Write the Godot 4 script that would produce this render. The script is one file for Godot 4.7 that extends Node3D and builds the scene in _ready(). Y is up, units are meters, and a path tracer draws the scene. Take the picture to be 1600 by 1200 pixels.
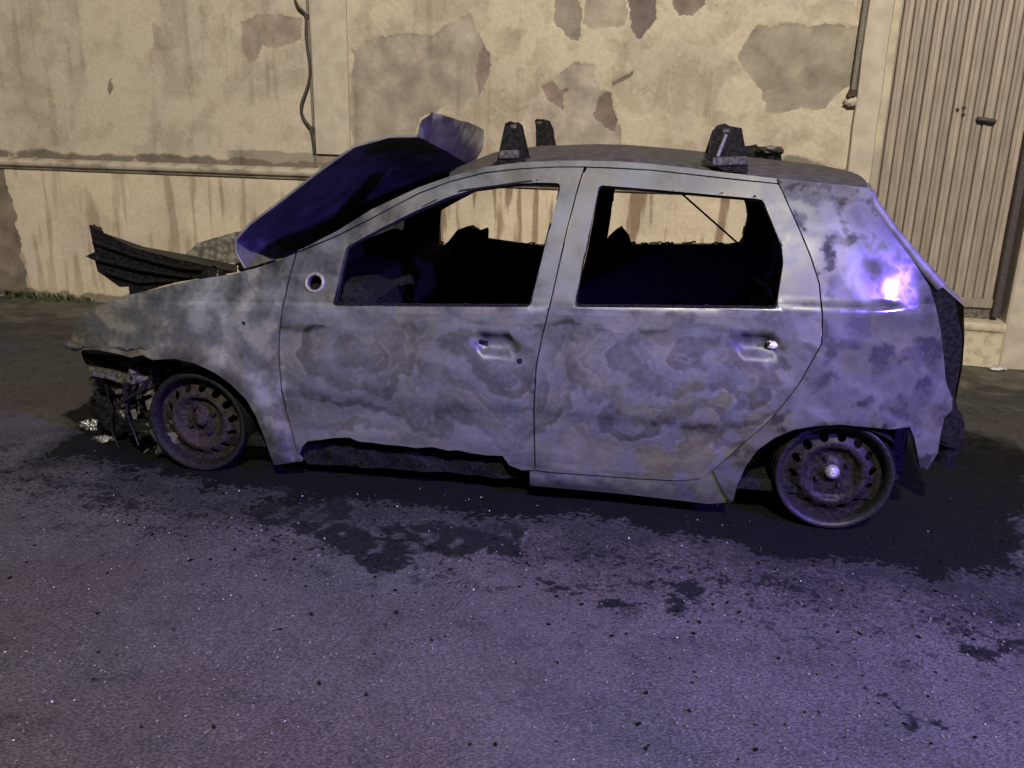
extends Node3D
# A burnt-out hatchback standing in front of a peeling plaster wall at night, lit by a warm street lamp and a blue beacon.

var FENDER := PackedVector2Array([Vector2(-0.532, 0.505), Vector2(-0.502, 0.569), Vector2(-0.477, 0.618), Vector2(-0.382, 0.664), Vector2(-0.246, 0.718), Vector2(-0.094, 0.758), Vector2(0.040, 0.794), Vector2(0.195, 0.823), Vector2(0.295, 0.851), Vector2(0.394, 0.887), Vector2(0.445, 0.910), Vector2(0.427, 0.810), Vector2(0.415, 0.711), Vector2(0.403, 0.614), Vector2(0.398, 0.536), Vector2(0.400, 0.399), Vector2(0.408, 0.320), Vector2(0.423, 0.212), Vector2(0.435, 0.121), Vector2(0.449, 0.093), Vector2(0.337, 0.072), Vector2(0.327, 0.110), Vector2(0.308, 0.201), Vector2(0.287, 0.283), Vector2(0.255, 0.353), Vector2(0.200, 0.410), Vector2(0.133, 0.454), Vector2(0.057, 0.484), Vector2(-0.024, 0.496), Vector2(-0.123, 0.484), Vector2(-0.162, 0.501), Vector2(-0.226, 0.482), Vector2(-0.302, 0.489), Vector2(-0.397, 0.493), Vector2(-0.483, 0.480)])
var DOOR_F := PackedVector2Array([Vector2(0.441, 0.121), Vector2(0.429, 0.212), Vector2(0.415, 0.321), Vector2(0.406, 0.399), Vector2(0.404, 0.536), Vector2(0.409, 0.615), Vector2(0.421, 0.711), Vector2(0.433, 0.810), Vector2(0.452, 0.913), Vector2(0.462, 0.915), Vector2(0.606, 0.978), Vector2(0.725, 1.041), Vector2(0.819, 1.094), Vector2(0.900, 1.137), Vector2(1.009, 1.181), Vector2(1.137, 1.216), Vector2(1.263, 1.234), Vector2(1.400, 1.245), Vector2(1.497, 1.248), Vector2(1.482, 1.187), Vector2(1.454, 1.035), Vector2(1.431, 0.884), Vector2(1.414, 0.774), Vector2(1.392, 0.663), Vector2(1.377, 0.569), Vector2(1.372, 0.399), Vector2(1.380, 0.148), Vector2(1.332, 0.143), Vector2(1.283, 0.161), Vector2(1.259, 0.198), Vector2(1.198, 0.194), Vector2(1.136, 0.197), Vector2(1.087, 0.206), Vector2(1.050, 0.200), Vector2(0.988, 0.210), Vector2(0.924, 0.199), Vector2(0.861, 0.204), Vector2(0.798, 0.204), Vector2(0.747, 0.208), Vector2(0.696, 0.208), Vector2(0.659, 0.222), Vector2(0.593, 0.213), Vector2(0.540, 0.200), Vector2(0.486, 0.189), Vector2(0.456, 0.158)])
var WIN_F := PackedVector2Array([Vector2(0.642, 0.942), Vector2(0.766, 1.012), Vector2(0.890, 1.077), Vector2(1.015, 1.133), Vector2(1.100, 1.160), Vector2(1.226, 1.182), Vector2(1.336, 1.192), Vector2(1.412, 1.193), Vector2(1.420, 1.182), Vector2(1.348, 0.779), Vector2(1.339, 0.774), Vector2(0.625, 0.737), Vector2(0.612, 0.745)])
var DOOR_R := PackedVector2Array([Vector2(1.386, 0.149), Vector2(1.378, 0.399), Vector2(1.382, 0.569), Vector2(1.397, 0.664), Vector2(1.419, 0.774), Vector2(1.436, 0.885), Vector2(1.460, 1.035), Vector2(1.487, 1.187), Vector2(1.509, 1.248), Vector2(1.618, 1.247), Vector2(1.742, 1.245), Vector2(1.863, 1.236), Vector2(2.021, 1.224), Vector2(2.170, 1.215), Vector2(2.181, 1.199), Vector2(2.251, 1.064), Vector2(2.287, 0.991), Vector2(2.322, 0.903), Vector2(2.338, 0.802), Vector2(2.346, 0.707), Vector2(2.329, 0.667), Vector2(2.286, 0.561), Vector2(2.208, 0.430), Vector2(2.125, 0.330), Vector2(2.067, 0.259), Vector2(2.027, 0.210), Vector2(1.992, 0.174), Vector2(1.915, 0.158), Vector2(1.751, 0.150), Vector2(1.441, 0.146)])
var WIN_R := PackedVector2Array([Vector2(1.557, 1.191), Vector2(1.785, 1.182), Vector2(2.048, 1.169), Vector2(2.117, 1.165), Vector2(2.126, 1.159), Vector2(2.152, 1.105), Vector2(2.195, 1.016), Vector2(2.203, 0.965), Vector2(2.190, 0.822), Vector2(2.180, 0.816), Vector2(1.516, 0.784), Vector2(1.506, 0.791)])
var RAIL := PackedVector2Array([Vector2(0.449, 0.917), Vector2(0.603, 0.998), Vector2(0.720, 1.075), Vector2(0.897, 1.161), Vector2(1.006, 1.201), Vector2(1.134, 1.238), Vector2(1.260, 1.258), Vector2(1.398, 1.268), Vector2(1.497, 1.272), Vector2(1.616, 1.273), Vector2(1.741, 1.268), Vector2(1.861, 1.259), Vector2(2.020, 1.245), Vector2(2.164, 1.234), Vector2(2.169, 1.219), Vector2(2.021, 1.229), Vector2(1.863, 1.240), Vector2(1.742, 1.249), Vector2(1.618, 1.252), Vector2(1.499, 1.252), Vector2(1.400, 1.249), Vector2(1.263, 1.238), Vector2(1.136, 1.221), Vector2(1.008, 1.185), Vector2(0.899, 1.142), Vector2(0.724, 1.046), Vector2(0.605, 0.983), Vector2(0.461, 0.920)])
var QUARTER := PackedVector2Array([Vector2(2.167, 1.234), Vector2(2.186, 1.199), Vector2(2.256, 1.064), Vector2(2.292, 0.992), Vector2(2.327, 0.903), Vector2(2.343, 0.803), Vector2(2.351, 0.707), Vector2(2.335, 0.667), Vector2(2.291, 0.561), Vector2(2.213, 0.431), Vector2(2.130, 0.331), Vector2(2.073, 0.259), Vector2(2.032, 0.211), Vector2(2.063, 0.149), Vector2(2.102, 0.080), Vector2(2.115, 0.090), Vector2(2.123, 0.163), Vector2(2.143, 0.243), Vector2(2.176, 0.312), Vector2(2.227, 0.362), Vector2(2.290, 0.400), Vector2(2.366, 0.418), Vector2(2.444, 0.425), Vector2(2.538, 0.416), Vector2(2.621, 0.407), Vector2(2.692, 0.412), Vector2(2.712, 0.376), Vector2(2.731, 0.325), Vector2(2.762, 0.243), Vector2(2.770, 0.253), Vector2(2.788, 0.236), Vector2(2.800, 0.264), Vector2(2.820, 0.298), Vector2(2.815, 0.356), Vector2(2.817, 0.435), Vector2(2.843, 0.464), Vector2(2.835, 0.507), Vector2(2.800, 0.568), Vector2(2.778, 0.654), Vector2(2.752, 0.747), Vector2(2.720, 0.837), Vector2(2.696, 0.899), Vector2(2.621, 0.996), Vector2(2.549, 1.079), Vector2(2.485, 1.162), Vector2(2.483, 1.201), Vector2(2.470, 1.213), Vector2(2.392, 1.218), Vector2(2.264, 1.227)])
var SILL := PackedVector2Array([Vector2(0.369, 0.178), Vector2(0.536, 0.165), Vector2(1.048, 0.172), Vector2(1.383, 0.162), Vector2(1.914, 0.175), Vector2(2.024, 0.204), Vector2(2.059, 0.213), Vector2(2.098, 0.161), Vector2(2.113, 0.087), Vector2(2.100, 0.077), Vector2(2.030, 0.063), Vector2(1.788, 0.071), Vector2(1.442, 0.074), Vector2(1.245, 0.074), Vector2(1.044, 0.076), Vector2(0.786, 0.067), Vector2(0.453, 0.060)])
var DRIP := PackedVector3Array([Vector3(0.897, 1.161, 0.629), Vector3(1.006, 1.201, 0.612), Vector3(1.134, 1.238, 0.595), Vector3(1.260, 1.258, 0.588), Vector3(1.398, 1.268, 0.586), Vector3(1.497, 1.272, 0.587), Vector3(1.616, 1.273, 0.589), Vector3(1.741, 1.268, 0.594), Vector3(1.861, 1.259, 0.602), Vector3(2.020, 1.245, 0.613), Vector3(2.164, 1.234, 0.623), Vector3(2.264, 1.227, 0.627), Vector3(2.392, 1.218, 0.622), Vector3(2.470, 1.213, 0.612)])
var PILLAR := PackedVector3Array([Vector3(0.295, 0.851, 0.755), Vector3(0.394, 0.887, 0.742), Vector3(0.445, 0.910, 0.734), Vector3(0.603, 0.998, 0.700), Vector3(0.720, 1.075, 0.667), Vector3(0.897, 1.161, 0.629), Vector3(1.006, 1.201, 0.612), Vector3(1.134, 1.238, 0.595)])
var QREAR := PackedVector3Array([Vector3(2.483, 1.201, 0.616), Vector3(2.485, 1.162, 0.634), Vector3(2.549, 1.079, 0.658), Vector3(2.621, 0.996, 0.673), Vector3(2.696, 0.899, 0.686), Vector3(2.720, 0.837, 0.710), Vector3(2.752, 0.747, 0.705), Vector3(2.778, 0.654, 0.699), Vector3(2.800, 0.568, 0.692), Vector3(2.835, 0.507, 0.677), Vector3(2.843, 0.464, 0.673)])
var HOODN := PackedVector3Array([Vector3(0.114, 0.796, 0.480), Vector3(0.080, 0.860, 0.480), Vector3(0.084, 0.913, 0.480), Vector3(0.149, 0.977, 0.480), Vector3(0.314, 1.093, 0.480), Vector3(0.463, 1.201, 0.480), Vector3(0.600, 1.292, 0.480), Vector3(0.739, 1.331, 0.480), Vector3(0.849, 1.336, 0.480), Vector3(0.868, 1.397, 0.480), Vector3(0.895, 1.428, 0.480)])
const HANDLE_F := Vector2(1.231, 0.634)
const HANDLE_R := Vector2(2.135, 0.689)
const MIRROR := Vector2(0.534, 0.811)
const LOCK := Vector2(1.319, 0.581)
const REP := Vector2(0.262, 0.649)
var RADPANEL := PackedVector2Array([Vector2(-0.893, 0.866), Vector2(-0.862, 0.843), Vector2(-0.663, 0.779), Vector2(-0.456, 0.740), Vector2(-0.161, 0.700), Vector2(-0.467, 0.632), Vector2(-0.702, 0.560), Vector2(-0.711, 0.597), Vector2(-0.778, 0.600), Vector2(-0.867, 0.652), Vector2(-0.881, 0.701), Vector2(-0.925, 0.723), Vector2(-0.876, 0.738)])
var FOOTN := PackedVector2Array([Vector2(1.156, 1.257), Vector2(1.175, 1.274), Vector2(1.193, 1.342), Vector2(1.206, 1.394), Vector2(1.225, 1.404), Vector2(1.253, 1.398), Vector2(1.264, 1.344), Vector2(1.275, 1.288), Vector2(1.285, 1.266)])
var FOOTF := PackedVector2Array([Vector2(1.166, 1.270), Vector2(1.169, 1.362), Vector2(1.156, 1.400), Vector2(1.174, 1.409), Vector2(1.205, 1.404), Vector2(1.231, 1.363), Vector2(1.246, 1.290), Vector2(1.253, 1.272)])
var FOOTRN := PackedVector2Array([Vector2(1.913, 1.300), Vector2(1.927, 1.311), Vector2(1.943, 1.384), Vector2(1.957, 1.403), Vector2(1.976, 1.408), Vector2(1.990, 1.398), Vector2(2.034, 1.397), Vector2(2.049, 1.350), Vector2(2.063, 1.300), Vector2(2.075, 1.263), Vector2(1.987, 1.260), Vector2(1.941, 1.281)])
var FOOTRF := PackedVector2Array([Vector2(2.132, 1.263), Vector2(2.141, 1.310), Vector2(2.165, 1.316), Vector2(2.174, 1.308), Vector2(2.273, 1.305), Vector2(2.288, 1.267)])
var P1 := PackedVector2Array([Vector2(2.484, 1.804), Vector2(2.656, 1.871), Vector2(2.755, 1.894), Vector2(3.027, 1.884), Vector2(3.136, 1.959), Vector2(3.260, 2.008), Vector2(3.352, 1.852), Vector2(3.412, 1.740), Vector2(3.389, 1.599), Vector2(3.327, 1.509), Vector2(3.247, 1.441), Vector2(3.136, 1.462), Vector2(3.055, 1.433), Vector2(2.964, 1.399), Vector2(2.874, 1.155), Vector2(2.460, 1.122)])
var P1B := PackedVector2Array([Vector2(3.352, 1.837), Vector2(3.412, 1.740), Vector2(3.389, 1.599), Vector2(3.331, 1.524), Vector2(3.313, 1.647)])
var P2 := PackedVector2Array([Vector2(3.813, 2.123), Vector2(3.820, 1.925), Vector2(3.889, 1.888), Vector2(3.969, 1.863), Vector2(3.976, 1.979), Vector2(3.957, 2.123)])
var P3 := PackedVector2Array([Vector2(3.985, 2.123), Vector2(3.984, 1.961), Vector2(4.103, 1.926), Vector2(4.238, 1.944), Vector2(4.252, 2.016), Vector2(4.238, 2.122)])
var P4 := PackedVector2Array([Vector2(4.246, 2.122), Vector2(4.274, 1.980), Vector2(4.338, 1.873), Vector2(4.391, 1.937), Vector2(4.435, 2.016), Vector2(4.435, 2.121)])
var P5 := PackedVector2Array([Vector2(4.503, 2.121), Vector2(4.563, 2.009), Vector2(4.631, 2.009), Vector2(4.715, 2.068), Vector2(4.725, 2.120)])
var P6 := PackedVector2Array([Vector2(3.609, 1.386), Vector2(3.642, 1.414), Vector2(3.684, 1.531), Vector2(3.744, 1.562), Vector2(3.877, 1.677), Vector2(3.935, 1.727), Vector2(4.054, 1.735), Vector2(4.066, 1.650), Vector2(4.105, 1.580), Vector2(4.197, 1.562), Vector2(4.197, 1.427), Vector2(4.259, 1.256), Vector2(4.383, 1.182), Vector2(3.607, 1.157)])
var P7 := PackedVector2Array([Vector2(3.759, 1.604), Vector2(3.819, 1.632), Vector2(3.898, 1.565), Vector2(3.886, 1.450), Vector2(3.808, 1.476)])
var P8 := PackedVector2Array([Vector2(4.088, 1.538), Vector2(4.182, 1.555), Vector2(4.205, 1.427), Vector2(4.203, 1.312), Vector2(4.150, 1.341), Vector2(4.077, 1.424)])
var P9 := PackedVector2Array([Vector2(4.206, 1.611), Vector2(4.299, 1.690), Vector2(4.302, 1.653), Vector2(4.208, 1.585)])
var P10 := PackedVector2Array([Vector2(4.910, 1.787), Vector2(5.003, 1.957), Vector2(5.183, 1.964), Vector2(5.591, 1.948), Vector2(5.601, 1.742), Vector2(5.533, 1.582), Vector2(5.455, 1.483), Vector2(5.292, 1.480), Vector2(5.129, 1.454), Vector2(5.068, 1.574), Vector2(4.994, 1.681)])
var L1 := PackedVector2Array([Vector2(1.062, 1.934), Vector2(1.214, 1.934), Vector2(1.221, 1.814), Vector2(1.127, 1.691), Vector2(1.035, 1.690)])
var L2 := PackedVector2Array([Vector2(1.720, 1.956), Vector2(1.834, 2.006), Vector2(2.148, 1.995), Vector2(2.140, 1.860), Vector2(1.957, 1.812), Vector2(1.843, 1.811), Vector2(1.814, 1.719), Vector2(1.757, 1.707), Vector2(1.725, 1.778)])
var L3 := PackedVector2Array([Vector2(0.670, 1.527), Vector2(0.717, 1.587), Vector2(0.729, 1.520), Vector2(0.682, 1.468)])
var D0 := PackedVector2Array([Vector2(-0.343, 1.237), Vector2(-0.284, 0.958), Vector2(-0.201, 0.646), Vector2(-0.196, 0.575), Vector2(-0.231, 0.564), Vector2(-0.213, 0.407), Vector2(-0.189, 0.043), Vector2(-0.177, -0.056), Vector2(-0.580, -0.083)])
var CABLE := PackedVector2Array([Vector2(2.117, 2.091), Vector2(2.150, 2.045), Vector2(2.192, 1.995), Vector2(2.190, 1.860), Vector2(2.208, 1.684), Vector2(2.189, 1.584), Vector2(2.137, 1.442), Vector2(2.141, 1.361), Vector2(2.194, 1.300), Vector2(2.204, 1.239), Vector2(2.209, 1.135)])
var G1 := PackedVector2Array([Vector2(-0.733, -2.899), Vector2(-0.654, -2.967), Vector2(-0.358, -2.877), Vector2(-0.174, -2.896), Vector2(0.011, -2.937), Vector2(0.127, -2.850), Vector2(0.102, -2.751), Vector2(-0.076, -2.743), Vector2(-0.201, -2.636), Vector2(-0.323, -2.574), Vector2(-0.427, -2.569), Vector2(-0.545, -2.638), Vector2(-0.669, -2.714)])
var G2 := PackedVector2Array([Vector2(-1.008, -3.120), Vector2(-0.819, -3.160), Vector2(-0.677, -3.079), Vector2(-0.660, -2.940), Vector2(-0.782, -2.907), Vector2(-0.943, -2.979)])
var G3 := PackedVector2Array([Vector2(-1.942, -3.499), Vector2(-1.407, -3.253), Vector2(-0.975, -3.092), Vector2(-0.774, -3.073), Vector2(-0.232, -3.034), Vector2(0.246, -2.918), Vector2(0.691, -2.804), Vector2(0.996, -2.693), Vector2(1.306, -2.650), Vector2(1.727, -2.555), Vector2(2.484, -3.896), Vector2(2.176, -4.144), Vector2(1.656, -4.304), Vector2(0.000, -4.623), Vector2(-1.894, -4.987), Vector2(-2.182, -4.454), Vector2(-2.149, -4.035)])
var G4 := PackedVector2Array([Vector2(0.455, -2.428), Vector2(0.620, -2.455), Vector2(0.549, -2.288), Vector2(0.494, -2.303)])
var G5 := PackedVector2Array([Vector2(1.239, -2.216), Vector2(1.369, -2.254), Vector2(1.486, -2.194), Vector2(1.452, -2.131), Vector2(1.313, -2.140)])
var G6 := PackedVector2Array([Vector2(0.996, -1.894), Vector2(1.149, -1.875), Vector2(1.152, -1.815), Vector2(1.035, -1.835)])
var G7 := PackedVector2Array([Vector2(0.175, -2.435), Vector2(0.339, -2.462), Vector2(0.291, -2.384), Vector2(0.191, -2.361)])
var ROD := PackedVector3Array([Vector3(1.851, 1.104, -0.350), Vector3(2.176, 0.841, -0.450)])
var HUMP := PackedVector3Array([Vector3(0.691, 0.762, -0.520), Vector3(0.741, 0.816, -0.520), Vector3(0.781, 0.869, -0.520), Vector3(0.837, 0.903, -0.520), Vector3(0.890, 0.880, -0.520), Vector3(0.930, 0.824, -0.520), Vector3(0.957, 0.774, -0.520)])
var HUMP2 := PackedVector3Array([Vector3(1.502, 0.797, -0.450), Vector3(1.529, 0.860, -0.450), Vector3(1.558, 0.899, -0.450), Vector3(1.600, 0.922, -0.450), Vector3(1.632, 0.883, -0.450), Vector3(1.656, 0.805, -0.450)])
var HATCHE := PackedVector3Array([Vector3(2.486, 1.200, 0.600), Vector3(2.505, 1.160, 0.600), Vector3(2.573, 1.078, 0.600), Vector3(2.654, 0.991, 0.600), Vector3(2.765, 0.883, 0.600), Vector3(2.844, 0.822, 0.600), Vector3(2.866, 0.703, 0.600), Vector3(2.875, 0.608, 0.600), Vector3(2.874, 0.471, 0.600)])
var LAMPCUT := PackedVector2Array([Vector2(2.720, 0.833), Vector2(2.752, 0.747), Vector2(2.778, 0.654), Vector2(2.800, 0.568)])
var BRACKET := PackedVector2Array([Vector2(-0.550, 0.415), Vector2(-0.490, 0.377), Vector2(-0.419, 0.363), Vector2(-0.302, 0.377), Vector2(-0.201, 0.390), Vector2(-0.137, 0.397), Vector2(-0.220, 0.336), Vector2(-0.321, 0.284), Vector2(-0.381, 0.316), Vector2(-0.452, 0.333), Vector2(-0.524, 0.347)])
var HANDLE_END := Vector3(2.188,0.690,0.823)
var MOUND := PackedVector2Array([Vector2(-0.759, 0.628), Vector2(-0.703, 0.672), Vector2(-0.625, 0.727), Vector2(-0.519, 0.769), Vector2(-0.401, 0.801), Vector2(-0.329, 0.804), Vector2(-0.312, 0.637)])

const WALL_AT := Vector3(-3.5243, 0, -6.5569)
const WALL_TURN := -0.203561
const CAR_AT := Vector3(-1.1408, 0, -4.0680)
const CAR_TURN := -0.163410

var M := {}
var rng := RandomNumberGenerator.new()
var lowfreq := FastNoiseLite.new()

# ------------------------------------------------------------------ helpers
func noise(sd: int, freq: float, oct := 4) -> FastNoiseLite:
	var n := FastNoiseLite.new()
	n.noise_type = FastNoiseLite.TYPE_SIMPLEX_SMOOTH
	n.seed = sd
	n.frequency = freq
	n.fractal_octaves = oct
	return n

func lin(r: float, g: float, b: float) -> Color:
	return Color(r, g, b).linear_to_srgb()

func mat(c: Color, rough := 0.8, metal := 0.0) -> StandardMaterial3D:
	var m := StandardMaterial3D.new()
	m.albedo_color = c
	m.roughness = rough
	m.metallic = metal
	return m

func noise_tex(sd: int, freq: float, size: int, a: Color, b: Color, oct := 5, lo := 0.25, hi := 0.75) -> NoiseTexture2D:
	var t := NoiseTexture2D.new()
	t.width = size
	t.height = size
	t.seamless = true
	t.noise = noise(sd, freq, oct)
	var g := Gradient.new()
	g.offsets = PackedFloat32Array([lo, hi])
	g.colors = PackedColorArray([a, b])
	t.color_ramp = g
	return t

func grain(m: StandardMaterial3D, sd: int, freq: float, scale: float, a: Color, b: Color, relief := 0.0, lo := 0.25, hi := 0.75) -> StandardMaterial3D:
	m.albedo_color = Color.WHITE
	m.albedo_texture = noise_tex(sd, freq, 512, a, b, 5, lo, hi)
	m.uv1_triplanar = true
	m.uv1_scale = Vector3.ONE * scale
	if relief > 0.0:
		m.heightmap_enabled = true
		m.heightmap_texture = noise_tex(sd + 7, freq * 1.5, 512, Color.BLACK, Color.WHITE)
		m.heightmap_scale = relief
	return m

func obj(called: String, mesh: Mesh, m: Material, parent: Node) -> MeshInstance3D:
	var o := MeshInstance3D.new()
	o.name = called
	o.mesh = mesh
	o.material_override = m
	parent.add_child(o, true)
	return o

func tag(o: Node, label: String, category: String, group := "", kind := "") -> Node:
	if label: o.set_meta("label", label)
	if category: o.set_meta("category", category)
	if group: o.set_meta("group", group)
	if kind: o.set_meta("kind", kind)
	return o

func base(called: String, at: Vector3, turn := 0.0, parent: Node = self) -> Node3D:
	var o := Node3D.new()
	o.name = called
	parent.add_child(o, true)
	o.position = at
	o.rotation.y = turn
	return o

class Buf:
	var v := PackedVector3Array()
	var n := PackedVector3Array()
	var uv := PackedVector2Array()
	var ix := PackedInt32Array()
	func add(p: Vector3, q: Vector3, t := Vector2.ZERO) -> int:
		v.append(p)
		n.append(q)
		uv.append(t)
		return v.size() - 1
	func tri(a: int, b: int, c: int) -> void:
		var g := (v[b] - v[a]).cross(v[c] - v[a])
		if g.dot(n[a] + n[b] + n[c]) > 0.0:
			ix.append_array(PackedInt32Array([a, c, b]))
		else:
			ix.append_array(PackedInt32Array([a, b, c]))
	func flat(pts: Array, t := Vector2.ZERO) -> void:
		var nn: Vector3 = (pts[1] - pts[0]).cross(pts[2] - pts[0]).normalized()
		var f := v.size()
		for p in pts:
			add(p, nn, t)
		for k in range(1, pts.size() - 1):
			ix.append_array(PackedInt32Array([f, f + k + 1, f + k]))
	func box(c: Vector3, s: Vector3, b := 0.0, basis := Basis.IDENTITY) -> void:
		# a box with chamfered edges
		var h := s * 0.5
		var ch: float = minf(b, minf(h.x, minf(h.y, h.z)) * 0.9)
		var ax := [basis.x, basis.y, basis.z]
		var hh := [h.x, h.y, h.z]
		for i in 3:
			var j := (i + 1) % 3
			var k := (i + 2) % 3
			for sg in [-1.0, 1.0]:
				var o: Vector3 = c + ax[i] * hh[i] * sg
				var a: Vector3 = ax[j] * (hh[j] - ch)
				var d: Vector3 = ax[k] * (hh[k] - ch)
				var q := [o - a - d, o + a - d, o + a + d, o - a + d]
				if sg < 0: q.reverse()
				flat(q)
		if ch <= 0.0: return
		for i in 3:
			var j := (i + 1) % 3
			var k := (i + 2) % 3
			for sj in [-1.0, 1.0]:
				for sk in [-1.0, 1.0]:
					var e: Vector3 = ax[i] * (hh[i] - ch)
					var p1: Vector3 = c + ax[j] * hh[j] * sj + ax[k] * (hh[k] - ch) * sk
					var p2: Vector3 = c + ax[j] * (hh[j] - ch) * sj + ax[k] * hh[k] * sk
					var q := [p1 - e, p1 + e, p2 + e, p2 - e]
					var nn: Vector3 = (q[1] - q[0]).cross(q[2] - q[0])
					if nn.dot(ax[j] * sj + ax[k] * sk) < 0: q.reverse()
					flat(q)
		for s0 in [-1.0, 1.0]:
			for s1 in [-1.0, 1.0]:
				for s2 in [-1.0, 1.0]:
					var q := [c + ax[0] * hh[0] * s0 + ax[1] * (hh[1] - ch) * s1 + ax[2] * (hh[2] - ch) * s2,
						c + ax[0] * (hh[0] - ch) * s0 + ax[1] * hh[1] * s1 + ax[2] * (hh[2] - ch) * s2,
						c + ax[0] * (hh[0] - ch) * s0 + ax[1] * (hh[1] - ch) * s1 + ax[2] * hh[2] * s2]
					var nn: Vector3 = (q[1] - q[0]).cross(q[2] - q[0])
					if nn.dot(ax[0] * s0 + ax[1] * s1 + ax[2] * s2) < 0: q.reverse()
					flat(q)
	func tube(pts: Array, r0: float, r1 := -1.0, sides := 8) -> void:
		if r1 < 0: r1 = r0
		var up := Vector3.UP
		var rings := []
		for i in pts.size():
			var d: Vector3 = (pts[mini(i + 1, pts.size() - 1)] - pts[maxi(i - 1, 0)]).normalized()
			var a := d.cross(up)
			if a.length() < 0.1: a = d.cross(Vector3.RIGHT)
			a = a.normalized()
			var b := a.cross(d).normalized()
			up = b
			var r: float = lerpf(r0, r1, float(i) / maxf(1, pts.size() - 1))
			var ring := []
			for k in sides:
				var t := TAU * k / sides
				var q := a * cos(t) + b * sin(t)
				ring.append(add(pts[i] + q * r, q))
			rings.append(ring)
		for i in rings.size() - 1:
			for k in sides:
				var l := (k + 1) % sides
				tri(rings[i][k], rings[i][l], rings[i + 1][l])
				tri(rings[i][k], rings[i + 1][l], rings[i + 1][k])
		for e in [0, rings.size() - 1]:
			var cap := []
			for k in sides: cap.append(v[rings[e][k]])
			if e == 0: cap.reverse()
			flat(cap)
	func grid(P: Array, uvs: Array = []) -> void:
		# rows of points joined into a smooth surface
		var f := v.size()
		var R := P.size()
		var K: int = P[0].size()
		for i in R:
			for k in K:
				var a: Vector3 = P[mini(i + 1, R - 1)][k] - P[maxi(i - 1, 0)][k]
				var b: Vector3 = P[i][mini(k + 1, K - 1)] - P[i][maxi(k - 1, 0)]
				var nn := a.cross(b)
				add(P[i][k], nn.normalized() if nn.length() > 1e-12 else Vector3.UP, uvs[i][k] if uvs else Vector2.ZERO)
		for i in R - 1:
			for k in K - 1:
				var a := f + i * K + k
				tri(a, a + 1, a + K + 1)
				tri(a, a + K + 1, a + K)
	func lathe(prof: Array, xf: Transform3D, sides := 40) -> void:
		# prof: Vector2(radius, height along the local z axis)
		var P := []
		for p in prof:
			var row := []
			for k in sides + 1:
				var t := TAU * k / sides
				row.append(xf * Vector3(p.x * cos(t), p.x * sin(t), p.y))
			P.append(row)
		grid(P)
	func mesh() -> ArrayMesh:
		var a := []
		a.resize(Mesh.ARRAY_MAX)
		a[Mesh.ARRAY_VERTEX] = v
		a[Mesh.ARRAY_NORMAL] = n
		a[Mesh.ARRAY_TEX_UV] = uv
		a[Mesh.ARRAY_INDEX] = ix
		var m := ArrayMesh.new()
		m.add_surface_from_arrays(Mesh.PRIMITIVE_TRIANGLES, a)
		return m

func dense(poly: PackedVector2Array, step: float) -> PackedVector2Array:
	var r := PackedVector2Array()
	for i in poly.size():
		var a := poly[i]
		var b := poly[(i + 1) % poly.size()]
		var k := maxi(1, int(ceil(a.distance_to(b) / step)))
		for j in k:
			r.append(a.lerp(b, float(j) / k))
	return r

func smooth_poly(poly: PackedVector2Array, times := 1) -> PackedVector2Array:
	for t in times:
		var r := PackedVector2Array()
		for i in poly.size():
			var a := poly[i]
			var b := poly[(i + 1) % poly.size()]
			r.append(a.lerp(b, 0.25))
			r.append(a.lerp(b, 0.75))
		poly = r
	return poly

func circle(c: Vector2, r: float, n := 18) -> PackedVector2Array:
	var p := PackedVector2Array()
	for k in n:
		p.append(c + Vector2(cos(TAU * k / n), sin(TAU * k / n)) * r)
	return p

# a sheet of metal: outline and holes in flat coordinates, pressed to shape by map, with edges turned in by lip
func sheet(poly: PackedVector2Array, holes: Array, cell: float, map: Callable, face: float, lip: float, uvf: Callable) -> Buf:
	var B := Buf.new()
	var lo := poly[0]
	var hi := poly[0]
	for p in poly:
		lo = lo.min(p)
		hi = hi.max(p)
	var e := 0.004
	var known := {}
	var put := func(p: Vector2) -> int:
		var key := Vector2i((p * 20000.0).round())
		if known.has(key): return known[key]
		var a: Vector3 = map.call(p)
		var du: Vector3 = map.call(p + Vector2(e, 0)) - map.call(p - Vector2(e, 0))
		var dv: Vector3 = map.call(p + Vector2(0, e)) - map.call(p - Vector2(0, e))
		known[key] = B.add(a, du.cross(dv).normalized() * face, uvf.call(p))
		return known[key]
	for i in int(ceil((hi.x - lo.x) / cell)):
		for j in int(ceil((hi.y - lo.y) / cell)):
			var o := lo + Vector2(i, j) * cell
			var c := PackedVector2Array([o, o + Vector2(cell, 0), o + Vector2(cell, cell), o + Vector2(0, cell)])
			var pieces: Array = Geometry2D.intersect_polygons(poly, c)
			for h in holes:
				var rest := []
				for pc in pieces:
					for q in Geometry2D.clip_polygons(pc, h):
						if not Geometry2D.is_polygon_clockwise(q): rest.append(q)
				pieces = rest
			for pc in pieces:
				var ids := []
				for p in pc: ids.append(put.call(p))
				var t := Geometry2D.triangulate_polygon(pc)
				for k in range(0, t.size(), 3):
					B.tri(ids[t[k]], ids[t[k + 1]], ids[t[k + 2]])
	if lip > 0.0:
		var rims := [poly]
		rims.append_array(holes)
		for rim in rims:
			var d := dense(rim, cell)
			for i in d.size():
				var a := d[i]
				var b := d[(i + 1) % d.size()]
				var ia: int = put.call(a)
				var ib: int = put.call(b)
				var pa := B.v[ia]
				var pb := B.v[ib]
				B.flat([pa, pb, pb - B.n[ib] * lip, pa - B.n[ia] * lip], uvf.call(a))
	return B

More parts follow.
